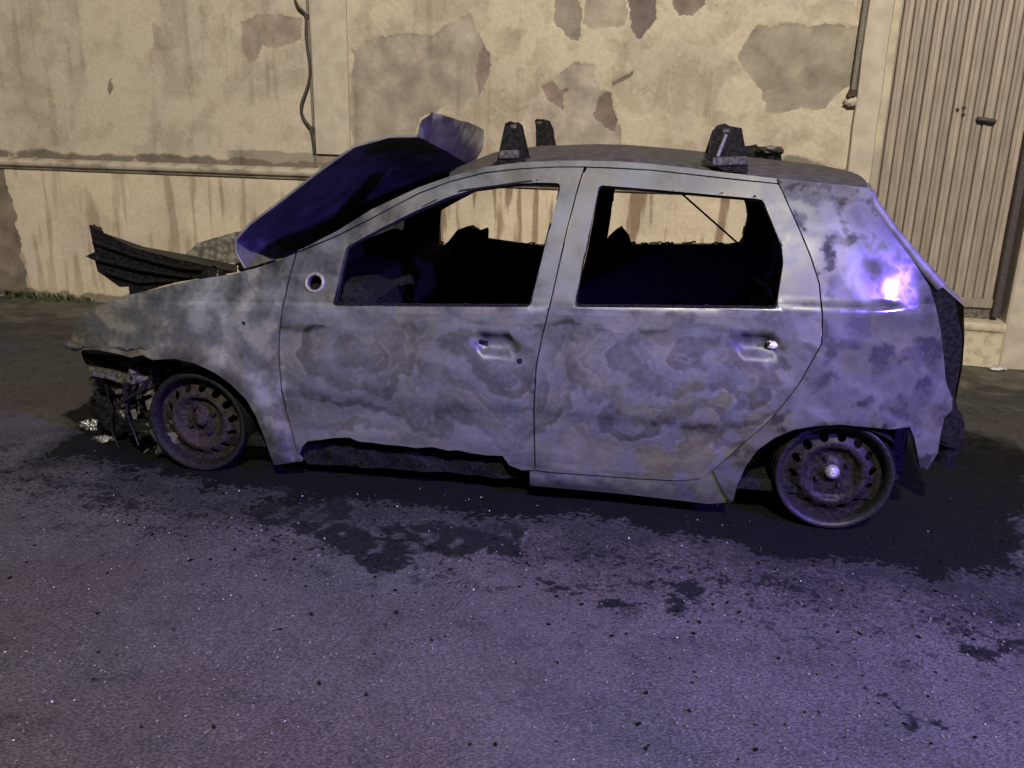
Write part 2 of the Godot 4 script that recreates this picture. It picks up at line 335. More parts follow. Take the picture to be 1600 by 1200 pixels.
func slab(poly: PackedVector2Array, w0: float, w1: float, skew := Vector2.ZERO, bevel := 0.0) -> Buf:
	# an outline in u, v given thickness along w; the w0 end is shifted by skew and narrowed by bevel
	var B := Buf.new()
	var t := Geometry2D.triangulate_polygon(poly)
	var mid := Vector2.ZERO
	for p in poly: mid += p / poly.size()
	var q := PackedVector2Array()
	for p in poly: q.append(p + skew + (mid - p) * bevel)
	for k in range(0, t.size(), 3):
		var f := []
		for z in 3: f.append(Vector3(poly[t[k + z]].x, poly[t[k + z]].y, w1))
		if (f[1] - f[0]).cross(f[2] - f[0]).z < 0: f.reverse()
		B.flat(f)
		f = []
		for z in 3: f.append(Vector3(q[t[k + z]].x, q[t[k + z]].y, w0))
		if (f[1] - f[0]).cross(f[2] - f[0]).z > 0: f.reverse()
		B.flat(f)
	var cw := Geometry2D.is_polygon_clockwise(poly)
	for i in poly.size():
		var j := (i + 1) % poly.size()
		var f := [Vector3(poly[i].x, poly[i].y, w1), Vector3(q[i].x, q[i].y, w0), Vector3(q[j].x, q[j].y, w0), Vector3(poly[j].x, poly[j].y, w1)]
		if cw: f.reverse()
		B.flat(f)
	return B

func rough_up(B: Buf, amp: float, freq: float, sd: int) -> Buf:
	# melted, crumpled outlines: each vertex is moved by noise of its place
	var n := noise(sd, freq, 3)
	for i in B.v.size():
		var p := B.v[i]
		B.v[i] = p + Vector3(n.get_noise_3dv(p), n.get_noise_3dv(p + Vector3(9, 3, 1)), n.get_noise_3dv(p + Vector3(-4, 7, 5))) * amp
	return B

func lump(sz: Vector3, sd: int, amp := 0.35, res := 10) -> ArrayMesh:
	var n := noise(sd, 1.6, 3)
	var B := Buf.new()
	var P := []
	for i in res + 1:
		var row := []
		for k in res * 2 + 1:
			var a := PI * i / res
			var t := TAU * (k % (res * 2)) / (res * 2)
			var d := Vector3(sin(a) * cos(t), cos(a), sin(a) * sin(t))
			row.append(d * (1.0 + amp * n.get_noise_3dv(d * 1.3) * 2.0) * sz * 0.5)
		P.append(row)
	B.grid(P)
	return B.mesh()

func srgb8(x: float) -> int:
	x = clampf(x, 0.0, 1.0)
	return int(255.0 * (12.92 * x if x <= 0.0031308 else 1.055 * pow(x, 1.0 / 2.4) - 0.055) + 0.5)

var LUT := PackedByteArray()
func enc(x: float) -> int:
	return LUT[clampi(int(x * 4095.0), 0, 4095)]

func field(sd: int, freq: float, w: int, h: int, oct := 4, sx := 1.0, sy := 1.0) -> PackedByteArray:
	# noise over a picture, as bytes
	var n := noise(sd, freq, oct)
	if sx == 1.0 and sy == 1.0:
		var im0 := n.get_image(w, h, false, false, true)
		im0.convert(Image.FORMAT_L8)
		return im0.get_data()
	var im := n.get_image(int(w * sx), int(h * sy), false, false, true)
	im.convert(Image.FORMAT_L8)
	im.resize(w, h, Image.INTERPOLATE_BILINEAR)
	return im.get_data()

func ss(a: float, b: float, x: float) -> float:
	return smoothstep(a, b, x)

# ------------------------------------------------------------------ the car's shape
func belt(u: float) -> float:
	return 0.742 + 0.047 * (u - 0.61)

func width_at(u: float, v: float) -> float:
	var vb := belt(u)
	var b := 0.0
	if v < 0.48:
		b = 0.83 - 0.045 * pow((0.48 - v) / 0.4, 2)
	elif v < vb:
		b = 0.83 - 0.018 * pow((v - 0.48) / (vb - 0.48), 2)
	else:
		var t := v - vb
		b = 0.812 - 0.012 * minf(t / 0.02, 1.0) - 0.34 * t - 0.2 * t * t
	if u < 0.1: b -= 0.22 * (u - 0.1) * (u - 0.1)
	if u > 2.2: b -= 0.38 * (u - 2.2) * (u - 2.2)
	return b

func dent(p: Vector2, c: Vector2, r: Vector2, depth: float) -> float:
	var q := (p - c) / r
	var d := pow(absf(q.x), 2.6) + pow(absf(q.y), 2.2)
	return depth * (1.0 - ss(0.35, 1.0, d))

func side_point(p: Vector2, s: float, inward := 0.0) -> Vector3:
	var w := width_at(p.x, p.y) - inward
	w += 0.004 * lowfreq.get_noise_2d(p.x * 100.0 + 40.0 * s, p.y * 100.0)
	# a faint swage line along the doors
	if p.x > 0.4 and p.x < 2.6: w -= 0.004 * ss(0.395, 0.375, p.y)
	w -= dent(p, HANDLE_F, Vector2(0.085, 0.040), 0.030)
	w -= dent(p, HANDLE_R, Vector2(0.085, 0.040), 0.030)
	if inward == 0.0 and p.x < 0.42 and p.y < 0.75:
		# a flared lip round the front wheel opening
		var d: float = absf(p.distance_to(Vector2(0.0, 0.17)) - 0.355)
		w += 0.012 * ss(0.06, 0.0, d)
	if inward == 0.0 and p.x > 2.1 and p.y < 0.6:
		var d2: float = absf(p.distance_to(Vector2(2.46, 0.07)) - 0.375)
		w += 0.010 * ss(0.06, 0.0, d2)
	return Vector3(p.x, p.y, w * s)

func body_uv(p: Vector2) -> Vector2:
	return Vector2((p.x + 0.6) / 3.5, 1.0 - p.y / 1.31)

# ------------------------------------------------------------------ computed pictures
func burnt_pictures() -> Array:
	var w := 1280
	var h := 480
	var n1 := field(11, 0.006, w, h, 4)
	var n2 := field(12, 0.018, w, h, 5)
	var n3 := field(13, 0.09, w, h, 3)
	var wx := field(14, 0.009, w, h, 4)
	var wy := field(15, 0.009, w, h, 4)
	var st := field(16, 0.03, w, h, 4, 0.22, 1.0)
	var col := PackedByteArray()
	col.resize(w * h * 3)
	var rou := PackedByteArray()
	rou.resize(w * h)
	var cs := [Vector2(0.714, 0.600), Vector2(1.184, 0.612), Vector2(1.877, 0.640), Vector2(0.13, 0.62)]
	for j in h:
		var v := 1.31 * (1.0 - (j + 0.5) / h)
		for i in w:
			var k := j * w + i
			var u := -0.6 + 3.5 * (i + 0.5) / w
			var a := n1[k] / 255.0 - 0.5
			var b := n2[k] / 255.0 - 0.5
			var c := n3[k] / 255.0 - 0.5
			var dx := wx[k] / 255.0 - 0.5
			var dy := wy[k] / 255.0 - 0.5
			var x := u + dx * 0.07
			var y := v + dy * 0.07
			var val := 0.100 + 0.045 * a + 0.050 * b + 0.035 * c
			var tr := 1.0
			var tb := 1.03
			var ro := 0.50 + 0.25 * b + 0.1 * c
			var vb := belt(u)
			if u > 0.40 and u < 2.35 and v < vb - 0.02:
				# contour lines that the burning paint left round the beams inside the doors
				var f := 9.0
				var best := 0
				for z in 3:
					var d := Vector2((x - cs[z].x) * (0.55 if z == 2 else 0.68), (y - cs[z].y) * (1.25 if y > cs[z].y else 0.95)).length()
					if d < f:
						f = d
						best = z
				# tide marks: nested regions of different tone with a thin pale outline
				var s := ss(0.42, 0.30, f) * ss(cs[best].y + 0.16, cs[best].y + 0.02, y + 0.04 * a)
				var ph := pow(f, 0.8) * (17.0 if best != 2 else 15.0) + 3.0 * a + 0.55 * b + 1.8 * dx + 0.12 * c + float(best) * 0.4
				var band := int(floor(ph))
				var fr := ph - band
				var tone: float = [0.018, -0.026, 0.006, -0.034, 0.022, -0.012, 0.012, -0.03][posmod(band * 5 + best, 8)]
				tone *= ss(0.0, 0.22, fr) * ss(1.0, 0.80, fr)
				var line := ss(0.40, 0.08, fr) * ss(0.0, 0.08, fr)
				var wob := ss(-0.16, 0.12, dy + 0.6 * dx + 0.3 * c)
				val += s * (0.75 * tone + wob * 0.032 * line - 0.012 * ss(0.7, 1.0, fr))
				tr += s * tone * -0.5
				tb += s * tone * 1.0
				# the band under the swage line, and the beam above it
				var beam := ss(0.045, 0.0, absf(y - 0.365 - 0.02 * sin(u * 5.0)))
				val -= 0.045 * beam * ss(-0.1, 0.15, b + a)
				val += 0.028 * ss(0.33, 0.27, y)
				var top := ss(0.025, 0.0, absf(y - vb + 0.065))
				val -= 0.06 * top * ss(-0.05, 0.15, st[k] / 255.0 - 0.47)
			if u < 0.42:
				var bl := b + 0.7 * a + 0.25 * c
				val -= 0.022 * ss(0.05, -0.28, bl)
				var rim := ss(0.035, 0.0, absf(bl - 0.06))
				val += 0.06 * rim * ss(-0.05, 0.2, dx + 0.5 * dy + 0.1)
				val += 0.015 + 0.04 * ss(0.02, 0.24, bl)
				var rd: float = absf(Vector2(x - 0.10, y - 0.60).length() - 0.115)
				val += 0.06 * ss(0.03, 0.0, rd + 0.05 * b) * ss(0.06, 0.16, x) * ss(0.44, 0.62, y + 0.2 * x)
				var br := ss(0.20, -0.35, u) * ss(-0.25, 0.05, b)
				tr += 0.12 * br
				tb -= 0.22 * br
				val -= 0.022 * br
				ro += 0.14
			if u > 2.02 and Geometry2D.is_point_in_polygon(Vector2(u, v), QUARTER):
				val = 0.105 + 0.05 * a + 0.07 * b + 0.02 * c
				ro = 0.36 + 0.16 * b + 0.12 * a
				var spot := ss(-0.02, 0.24, b + 0.8 * a)
				val -= 0.05 * spot
				ro += 0.12 * spot
				# lamp highlight running down from the roof, painted in as a pale streak
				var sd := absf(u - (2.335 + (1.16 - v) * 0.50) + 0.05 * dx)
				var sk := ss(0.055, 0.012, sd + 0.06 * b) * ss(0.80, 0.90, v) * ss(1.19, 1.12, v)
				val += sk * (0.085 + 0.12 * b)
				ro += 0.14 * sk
				# the clear coat has lasted best on the swell behind the door
				ro += 0.16 * ss(0.99, 1.06, v + 0.1 * b) - 0.21 * ss(2.40, 2.46, u) * ss(1.02, 0.96, v)
				var scab := ss(0.04, 0.26, b + 0.45 * c) * ss(0.06, 0.16, Vector2(u - 2.52, v - 0.92).length())
				val -= 0.05 * scab
				ro += 0.15 * scab
				var ln := pow(0.5 + 0.5 * sin((u * 0.55 + v) * 30.0 + 7.0 * a), 7.0)
				val += 0.03 * ln
			if v > vb - 0.028 and v < vb + 0.004:
				val += 0.025 + 0.07 * b
				ro -= 0.08
			if v >= vb + 0.004:
				val += 0.05 * b - 0.014
			var br2 := ss(-0.02, 0.14, dx + 0.8 * dy + 0.2 * b)
			tr += 0.07 * br2
			tb -= 0.13 * br2
			# rust-brown and olive scale low on the doors and round the rear arch
			var ol := ss(0.52, 0.36, y) * ss(1.45, 1.9, x) * ss(-0.2, 0.12, b + 0.5 * a) * ss(2.75, 2.5, x)
			ol = maxf(ol, ss(1.55, 1.75, x) * ss(0.62, 0.5, y) * ss(0.03, 0.13, b) * ss(2.3, 2.2, x))
			tr += 0.03 * ol
			tb -= 0.36 * ol
			val -= 0.03 * ol
			ro += 0.1 * ol
			# dark tongues of soot, grained, running up from the sill and down from the windows
			var tongue := ss(0.50, 0.62, st[k] / 255.0 + 0.35 * b) * (0.55 * ss(0.45, 0.12, v) + 0.35 * ss(0.25, 0.02, absf(v - vb + 0.05)))
			if u > 0.42 and u < 2.3: val *= 1.0 - 0.45 * tongue
			# soot that licked up over the sill edge
			val *= 1.0 - 0.42 * ss(0.17, 0.10, v + 0.10 * b + 0.05 * a)
			var soot := ss(0.125, 0.085, v + 0.05 * b + 0.03 * a) * ss(1.9, 1.4, u)
			val = lerpf(val, 0.02, soot * 0.9)
			val = clampf(val, 0.012, 0.5)
			val *= 0.88
			col[k * 3] = enc(val * tr * 0.95)
			if u < 0.8 and u > 0.25 and v > 0.84: ro -= 0.20
			col[k * 3 + 1] = enc(val * 1.05)
			col[k * 3 + 2] = enc(val * tb * 0.95)
			rou[k] = int(255.0 * clampf(ro, 0.13, 0.95))
	return [Image.create_from_data(w, h, false, Image.FORMAT_RGB8, col), Image.create_from_data(w, h, false, Image.FORMAT_L8, rou)]

# wall picture: colour, and height in metres for the relief of the flaked coats
const WALL_W := 1440
const WALL_H := 530
const WALL_S0 := -0.8
const WALL_S := 6.8
const WALL_V := 2.5
var wall_height := PackedFloat32Array()

func wall_picture() -> Image:
	var w := WALL_W
	var h := WALL_H
	var n1 := field(31, 0.005, w, h, 4)
	var n2 := field(32, 0.02, w, h, 5)
	var n3 := field(33, 0.12, w, h, 3)
	var wx := field(34, 0.02, w, h, 4)
	var wy := field(35, 0.02, w, h, 4)
	var vs := field(36, 0.035, w, h, 5, 1.0, 0.10)
	var col := PackedByteArray()
	col.resize(w * h * 3)
	wall_height.resize(w * h)
	var grey := Vector3(0.335, 0.288, 0.228)
	var tan_ := Vector3(0.40, 0.335, 0.26)
	var brown := Vector3(0.235, 0.175, 0.145)
	var dark := Vector3(0.17, 0.135, 0.12)
	var patches := [[P1, grey, 0.006], [P1B, brown, 0.011], [P2, Vector3(0.30, 0.25, 0.20), 0.007], [P3, tan_, 0.005], [P4, dark, 0.011], [P5, brown, 0.010],
		[P6, Vector3(0.40, 0.34, 0.275), 0.006], [P7, brown, 0.011], [P8, brown, 0.011], [P9, dark, 0.010], [P10, Vector3(0.33, 0.285, 0.215), 0.006],
		[L1, Vector3(0.36, 0.30, 0.235), 0.002], [L2, Vector3(0.33, 0.265, 0.21), 0.004], [L3, Vector3(0.25, 0.21, 0.16), 0.004]]
	var boxes := []
	for p in patches:
		var lo: Vector2 = p[0][0]
		var hi: Vector2 = p[0][0]
		for q in p[0]:
			lo = lo.min(q)
			hi = hi.max(q)
		boxes.append(Rect2(lo, hi - lo).grow(0.05))
	for j in h:
		var v := WALL_V * (1.0 - (j + 0.5) / h)
		for i in w:
			var k := j * w + i
			var s := WALL_S0 + WALL_S * (i + 0.5) / w
			var a := n1[k] / 255.0 - 0.5
			var b := n2[k] / 255.0 - 0.5
			var c := n3[k] / 255.0 - 0.5
			var inside := false
			var dx2 := wx[k] / 255.0 - 0.5
			var p := Vector2(s + dx2 * 0.05 + 0.04 * b + 0.012 * c, v + (wy[k] / 255.0 - 0.5) * 0.05 + 0.03 * b + 0.012 * c)
			var z := -0.0012 * b
			var colr := Vector3(0.54, 0.462, 0.342)
			if v > 1.02:
				var g := ss(-0.12, 0.16, a + 0.35 * b)
				colr = colr.lerp(Vector3(0.45, 0.39, 0.30), g * 0.85)
				if s < 2.2: colr = colr.lerp(Vector3(0.46, 0.41, 0.33), 0.35 + 0.5 * b)
				if s > 2.47:
					# old repairs: flat coats with outlines of their own between the flaked places
					var coat := ss(0.03, 0.05, b + 0.4 * a)
					colr = colr.lerp(Vector3(0.45, 0.385, 0.29), 0.55 * coat)
					z -= 0.0022 * coat
				for q in patches.size():
					if boxes[q].has_point(p) and Geometry2D.is_point_in_polygon(p, patches[q][0]):
						colr = patches[q][1]
						inside = true
						colr = colr * (1.0 + 0.6 * b + 0.4 * a)
						z = -patches[q][2] - 0.003 * b
				# grime above the ledge
				var gr := 1.085 + 0.05 * b + 0.06 * a
				var amt := 0.0
				if s < 2.5:
					amt = ss(gr + 0.012, gr - 0.012, v) * ss(-0.5, -0.1, 0.5 * c + 0.8 * b)
					if s > 1.5: amt = maxf(amt, 0.6 * ss(1.145, 1.135, v + 0.03 * b) * ss(1.5, 1.6, s + 0.1 * b))
				elif s > 4.95:
					amt = ss(1.21 + 0.2 * a, 1.17 + 0.2 * a, v + 0.10 * b) * 0.9
				colr = colr.lerp(Vector3(0.11, 0.088, 0.068), amt * 0.85)
			else:
				var g := ss(-0.1, 0.2, a + 0.3 * b)
				colr = Vector3(0.62, 0.525, 0.375).lerp(Vector3(0.53, 0.445, 0.325), g)
				# runs of rusty water down the plinth
				var run := vs[k] / 255.0
				colr = colr.lerp(Vector3(0.30, 0.215, 0.15), 0.75 * ss(0.53, 0.68, run) * (0.5 + 0.8 * ss(1.9, 3.0, s)))
				colr = colr.lerp(Vector3(0.60, 0.51, 0.38), 0.5 * ss(0.46, 0.36, run))
				if Geometry2D.is_point_in_polygon(p, D0):
					colr = Vector3(0.21, 0.17, 0.125) * (1.0 + 0.9 * b)
					z -= 0.004
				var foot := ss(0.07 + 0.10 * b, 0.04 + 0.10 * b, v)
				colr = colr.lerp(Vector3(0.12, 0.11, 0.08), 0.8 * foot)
			# dull stains with grain of their own all over the old plaster
			var stain := ss(-0.16, 0.34, dx2 + 0.45 * b + 0.55 * a) * (0.35 if inside else (0.8 if v > 1.02 else 0.45))
			colr = colr.lerp(colr * Vector3(0.70, 0.66, 0.62), 0.70 * stain)
			var drip := ss(0.52, 0.76, vs[k] / 255.0 + 0.12 * b) * ss(-0.1, 0.15, a + 0.08)
			colr = colr.lerp(colr * Vector3(0.74, 0.70, 0.66), 0.6 * drip)
			var cr := absf(dx2 * 1.3 + 0.35 * b - 0.07)
			if v > 1.05 and cr < 0.0035 and a > -0.03:
				colr = colr * 0.6
				z -= 0.002
			colr = colr * (1.0 + 0.20 * c + 0.18 * b)
			wall_height[k] = z + 0.0015 * c
			col[k * 3] = enc(colr.x)
			col[k * 3 + 1] = enc(colr.y)
			col[k * 3 + 2] = enc(colr.z)
	return Image.create_from_data(w, h, false, Image.FORMAT_RGB8, col)

func wall_z(s: float, v: float) -> float:
	var i := clampi(int((s - WALL_S0) / WALL_S * WALL_W), 0, WALL_W - 1)
	var j := clampi(int((1.0 - v / WALL_V) * WALL_H), 0, WALL_H - 1)
	return wall_height[j * WALL_W + i]

func wall_sheet(s0: float, s1: float, v0: float, v1: float, cell: float, z: float, noback := true) -> ArrayMesh:
	var B := Buf.new()
	var P := []
	var T := []
	var nv := int(ceil((v1 - v0) / cell))
	var ns := int(ceil((s1 - s0) / cell))
	for j in nv + 1:
		var row := []
		var tr := []
		for i in ns + 1:
			var s := lerpf(s0, s1, float(i) / ns)
			var v := lerpf(v0, v1, float(j) / nv)
			row.append(Vector3(s, v, z + wall_z(s, v)))
			tr.append(Vector2((s - WALL_S0) / WALL_S, 1.0 - v / WALL_V))
		P.append(row)
		T.append(tr)
	P.reverse()
	T.reverse()
	B.grid(P, T)
	return B.mesh()

const GX0 := -3.8
const GX := 7.0
const GZ0 := -6.9
const GZ := 5.6
func ground_picture() -> Array:
	var w := 1120
	var h := 896
	var n1 := field(51, 0.004, w, h, 4)
	var n2 := field(52, 0.022, w, h, 5)
	var n3 := field(53, 0.20, w, h, 3)
	var n4 := field(54, 0.055, w, h, 4)
	var wx := field(55, 0.012, w, h, 5)
	var wy := field(56, 0.012, w, h, 5)
	var sw := field(57, 0.030, w, h, 5, 0.45, 1.0)
	var col := PackedByteArray()
	col.resize(w * h * 3)
	var rou := PackedByteArray()
	rou.resize(w * h)
	var dark := [G1, G2, G4, G5, G6, G7]
	var boxes := []
	for p in dark:
		var lo: Vector2 = p[0]
		var hi: Vector2 = p[0]
		for q in p:
			lo = lo.min(q)
			hi = hi.max(q)
		boxes.append(Rect2(lo, hi - lo).grow(0.12))
	for j in h:
		var z := GZ0 + GZ * (j + 0.5) / h
		for i in w:
			var k := j * w + i
			var x := GX0 + GX * (i + 0.5) / w
			var a := n1[k] / 255.0 - 0.5
			var b := n2[k] / 255.0 - 0.5
			var c := n3[k] / 255.0 - 0.5
			var d := n4[k] / 255.0 - 0.5
			var val := 0.086 + 0.026 * a + 0.028 * b + 0.050 * c
			if absf(x) > 0.75 - 0.68 * z:
				val *= 1.0 - 0.22 * ss(-0.02, 0.2, a + 0.4 * b)
				col[k * 3] = enc(val * (1.01 + 0.25 * a))
				col[k * 3 + 1] = enc(val * 0.955)
				col[k * 3 + 2] = enc(val * 0.93)
				rou[k] = int(255.0 * clampf(0.80 + 0.3 * d, 0.45, 0.95))
				continue
			var p := Vector2(x + (wx[k] / 255.0 - 0.5) * 0.34 + 0.10 * b + 0.07 * c, z + (wy[k] / 255.0 - 0.5) * 0.34 + 0.12 * b + 0.09 * c)
			var warm := 1.06 + 0.25 * a
			var soot := 0.0
			if z > -5.3 and z < -2.1:
				# soot lies thick by the car and thins out in grains
				var e1 := wx[k] / 255.0 - 0.5
				var e2 := wy[k] / 255.0 - 0.5
				for far in [0.0, 0.10, 0.20, 0.32]:
					if Geometry2D.is_point_in_polygon(Vector2(x + 0.25 * e1 + 0.5 * far * c, z + 0.25 * e2 - far + (0.10 + far) * (1.4 * c + 0.9 * d + 0.8 * b)), G3):
						soot += 0.40 if far == 0.0 else 0.20
				soot = minf(soot + 0.12 * b, 1.0)
			for q in dark.size():
				if boxes[q].has_point(p) and Geometry2D.is_point_in_polygon(p, dark[q]):
					soot = maxf(soot, 0.85 * ss(-0.20, 0.02, d + 0.5 * b + 0.10))
			# crumbs of burnt stuff washed out over the road
			var band := ss(0.55, 0.0, absf(z + 2.72 - 0.24 * x))
			var where := sw[k] / 255.0 - 0.5
			var crumbs := ss(0.19, 0.30, c + 0.75 * d + 0.55 * where + 0.17 * band - 0.085)
			soot = maxf(soot, crumbs * (0.40 + 0.42 * band))
			val *= 1.0 - 0.22 * ss(-0.02, 0.2, a + 0.4 * b)
			var tint := Vector3(warm - 0.02, 0.955, 0.90)
			val = lerpf(val, 0.0035 + 0.004 * c, clampf(soot, 0.0, 0.995))
			tint = tint.lerp(Vector3(0.95, 1.0, 1.0), clampf(soot, 0.0, 1.0))
			# dust and earth along the foot of the wall
			var off := (x + 3.5243) * 0.2022 * -1.0 + (z + 6.5569) * 0.9794
			var earth := ss(0.85 + 0.9 * b + 0.6 * a, 0.25 + 0.8 * b, off)
			val = lerpf(val, 0.165 + 0.12 * d + 0.10 * b, earth * 0.75)
			tint = tint.lerp(Vector3(1.12, 1.0, 0.78), earth * 0.8)
			val = clampf(val, 0.008, 0.4)
			col[k * 3] = enc(val * tint.x)
			col[k * 3 + 1] = enc(val * tint.y)
			col[k * 3 + 2] = enc(val * tint.z)
			rou[k] = int(255.0 * clampf(0.80 - 0.10 * soot + 0.3 * d, 0.45, 0.95))
	return [Image.create_from_data(w, h, false, Image.FORMAT_RGB8, col), Image.create_from_data(w, h, false, Image.FORMAT_L8, rou)]

# ------------------------------------------------------------------ the car
func make_wheel(car: Node3D, at: Vector3, s: float, sooty: bool) -> Node3D:
	var wh := base("wheel", at, 0.0 if s > 0 else PI, car)
	var B := Buf.new()
	B.lathe([Vector2(0.170, -0.10), Vector2(0.176, -0.05), Vector2(0.177, 0.038), Vector2(0.181, 0.052), Vector2(0.188, 0.060), Vector2(0.196, 0.064), Vector2(0.203, 0.063), Vector2(0.206, 0.057), Vector2(0.204, 0.048), Vector2(0.190, 0.040), Vector2(0.186, 0.0), Vector2(0.186, -0.09), Vector2(0.205, -0.11)], Transform3D.IDENTITY, 56)
	obj("rim", B.mesh(), M.rim_sooty if sooty else M.rim, wh)
	var holes := []
	for k in 14:
		holes.append(circle(Vector2(cos(TAU * (k + 0.25) / 14), sin(TAU * (k + 0.25) / 14)) * 0.139, 0.0165, 10))
	var zz := func(p: Vector2) -> Vector3:
		var r := p.length()
		var z := 0.004
		z += 0.034 * ss(0.080, 0.104, r) - 0.030 * ss(0.112, 0.165, r)
		z += 0.012 * ss(0.050, 0.030, r)
		return Vector3(p.x, p.y, z)
	var disc := sheet(circle(Vector2.ZERO, 0.1765, 48), holes, 0.02, zz, 1.0, 0.006, func(p): return p)
	obj("wheel_disc", disc.mesh(), M.disc_sooty if sooty else M.rim_disc, wh)
	B = Buf.new()
	B.lathe([Vector2(0.0, 0.040), Vector2(0.012, 0.039), Vector2(0.021, 0.034), Vector2(0.026, 0.024), Vector2(0.027, 0.010)], Transform3D.IDENTITY, 20)
	obj("hub_cap", B.mesh(), M.disc_sooty if sooty else M.ash_metal, wh)
	for k in 4:
		var a := TAU * k / 4 + 0.5
		B = Buf.new()
		B.lathe([Vector2(0.0, 0.028), Vector2(0.008, 0.027), Vector2(0.009, 0.010)], Transform3D(Basis.IDENTITY, Vector3(cos(a) * 0.058, sin(a) * 0.058, 0)), 6)
		obj("wheel_bolt", B.mesh(), M.rim_disc, wh)
	B = Buf.new()
	B.lathe([Vector2(0.120, -0.02), Vector2(0.125, -0.04), Vector2(0.02, -0.045)], Transform3D.IDENTITY, 32)
	obj("brake_disc", B.mesh(), M.rust, wh)
	B = Buf.new()
	var P := []
	for q in [Vector2(0.187, 0.050), Vector2(0.200, 0.045), Vector2(0.2085, 0.02), Vector2(0.209, -0.06), Vector2(0.202, -0.10), Vector2(0.188, -0.09)]:
		var row := []
		for k in 61:
			var t := TAU * (k % 60) / 60
			var r: float = q.x + 0.0015 * sin(k * 2.7) + 0.001 * sin(k * 6.1)
			row.append(Vector3(r * cos(t), r * sin(t), q.y))
		P.append(row)
	B.grid(P)
	for k in 3:
		var ring := []
		for i in 41:
			var t := TAU * i / 40
			var r := 0.208 + 0.003 * sin(t * (2 + k) + k) 
			ring.append(Vector3(r * cos(t), r * sin(t), 0.045 - 0.018 * k + 0.006 * sin(t * 3 + k)))
		B.tube(ring, 0.0018, -1.0, 4)
	obj("tyre_wire", B.mesh(), M.char, wh)
	return wh

func body_side(car: Node3D, s: float) -> void:
	var skin := func(p: Vector2) -> Vector3: return side_point(p, s)
	var under := func(p: Vector2) -> Vector3: return side_point(p, s, 0.055)
	var near := s > 0
	var o: Node3D
	obj("fender", sheet(FENDER, [circle(REP, 0.009, 12)], 0.03, skin, s, 0.018, body_uv).mesh(), M.burnt, car)
	var mirror := circle(MIRROR, 0.027, 20)
	var wf := smooth_poly(dense(WIN_F, 0.035), 2)
	var wr := smooth_poly(dense(WIN_R, 0.035), 2)
	var d: Node3D = obj("door", sheet(DOOR_F, [wf, mirror], 0.03, skin, s, 0.026, body_uv).mesh(), M.burnt, car)
	d.set_meta("label", "car door with a bare mirror hole and a ragged burnt lower edge")
	obj("inner_panel", sheet(DOOR_F, [wf], 0.08, under, s, 0.0, body_uv).mesh(), M.char, d)
	var c3 := side_point(MIRROR, s)
	var tilt := Basis(Vector3.RIGHT, -0.34 * s)
	if not near: tilt = Basis(Vector3.RIGHT, 0.34) * Basis(Vector3.UP, PI)
	var B := Buf.new()
	B.lathe([Vector2(0.026, -0.004), Vector2(0.0275, 0.006), Vector2(0.032, 0.009), Vector2(0.038, 0.007), Vector2(0.042, -0.004)], Transform3D(tilt, c3), 28)
	obj("mirror_mount", B.mesh(), M.ash_metal, d)
	B = Buf.new()
	B.lathe([Vector2(0.0, 0.001), Vector2(0.010, 0.0), Vector2(0.0105, -0.006)], Transform3D(Basis.IDENTITY, side_point(LOCK, s) + Vector3(0, 0, 0.002 * s)) * Transform3D(tilt, Vector3.ZERO), 14)
	obj("lock_hole", B.mesh(), M.char, d)
	seal(d, wf, s, 501)
	handle(d, HANDLE_F, s, false)
	d = obj("door", sheet(DOOR_R, [wr], 0.03, skin, s, 0.026, body_uv).mesh(), M.burnt, car)
	d.set_meta("label", "car door with ash swirls and a pale handle end")
	obj("inner_panel", sheet(DOOR_R, [wr], 0.08, under, s, 0.0, body_uv).mesh(), M.char, d)
	seal(d, wr, s, 502)
	handle(d, HANDLE_R, s, true)
	obj("roof_rail", sheet(RAIL, [], 0.03, skin, s, 0.03, body_uv).mesh(), M.burnt, car)
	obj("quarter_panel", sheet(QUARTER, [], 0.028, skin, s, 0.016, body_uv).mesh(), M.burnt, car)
	var in_sill := func(p: Vector2) -> Vector3: return side_point(p, s, 0.016)
	for half in [[0.0, 1.36, M.char], [1.362, 3.0, M.burnt]]:
		var cut := PackedVector2Array([Vector2(half[0], 0), Vector2(half[1], 0), Vector2(half[1], 1), Vector2(half[0], 1)])
		if half[0] == 0.0: in_sill = func(p: Vector2) -> Vector3: return side_point(p, s, 0.055 + 0.02 * lowfreq.get_noise_2d(p.x * 300.0, p.y * 300.0))
		else: in_sill = func(p: Vector2) -> Vector3: return side_point(p, s, 0.007)
		obj("sill", sheet(Geometry2D.intersect_polygons(SILL, cut)[0], [], 0.04, in_sill, s, 0.05, body_uv).mesh(), half[2], car)
	# wheel housings
	for cx in [0.0, 2.46]:
		B = Buf.new()
		var P := []
		for k in 17:
			var t := PI * lerpf(0.30 if cx < 1 else 0.05, 0.96 if cx < 1 else 0.70, k / 16.0)
			var q := Vector3(cx - cos(t) * 0.315, 0.13 + sin(t) * (0.28 if cx > 1 else 0.35), 0)
			P.append([q + Vector3(0, 0, 0.42 * s), q + Vector3(0, 0, (width_at(cx, 0.4) - 0.03) * s)])
		B.grid(P)
		for k in 16:
			B.flat([P[k][0], P[k + 1][0], Vector3(cx, 0.1, 0.42 * s)])
		obj("wheel_housing", B.mesh(), M.char, car)
		B = Buf.new()
		B.tube([Vector3(cx, 0.21, 0.62 * s), Vector3(cx, 0.30, 0.55 * s), Vector3(cx + 0.02, 0.50, 0.48 * s)], 0.03, 0.045, 10)
		obj("strut", B.mesh(), M.char, car)
		make_wheel(car, Vector3(cx, 0.210, 0.70 * s), s, cx < 1.0)

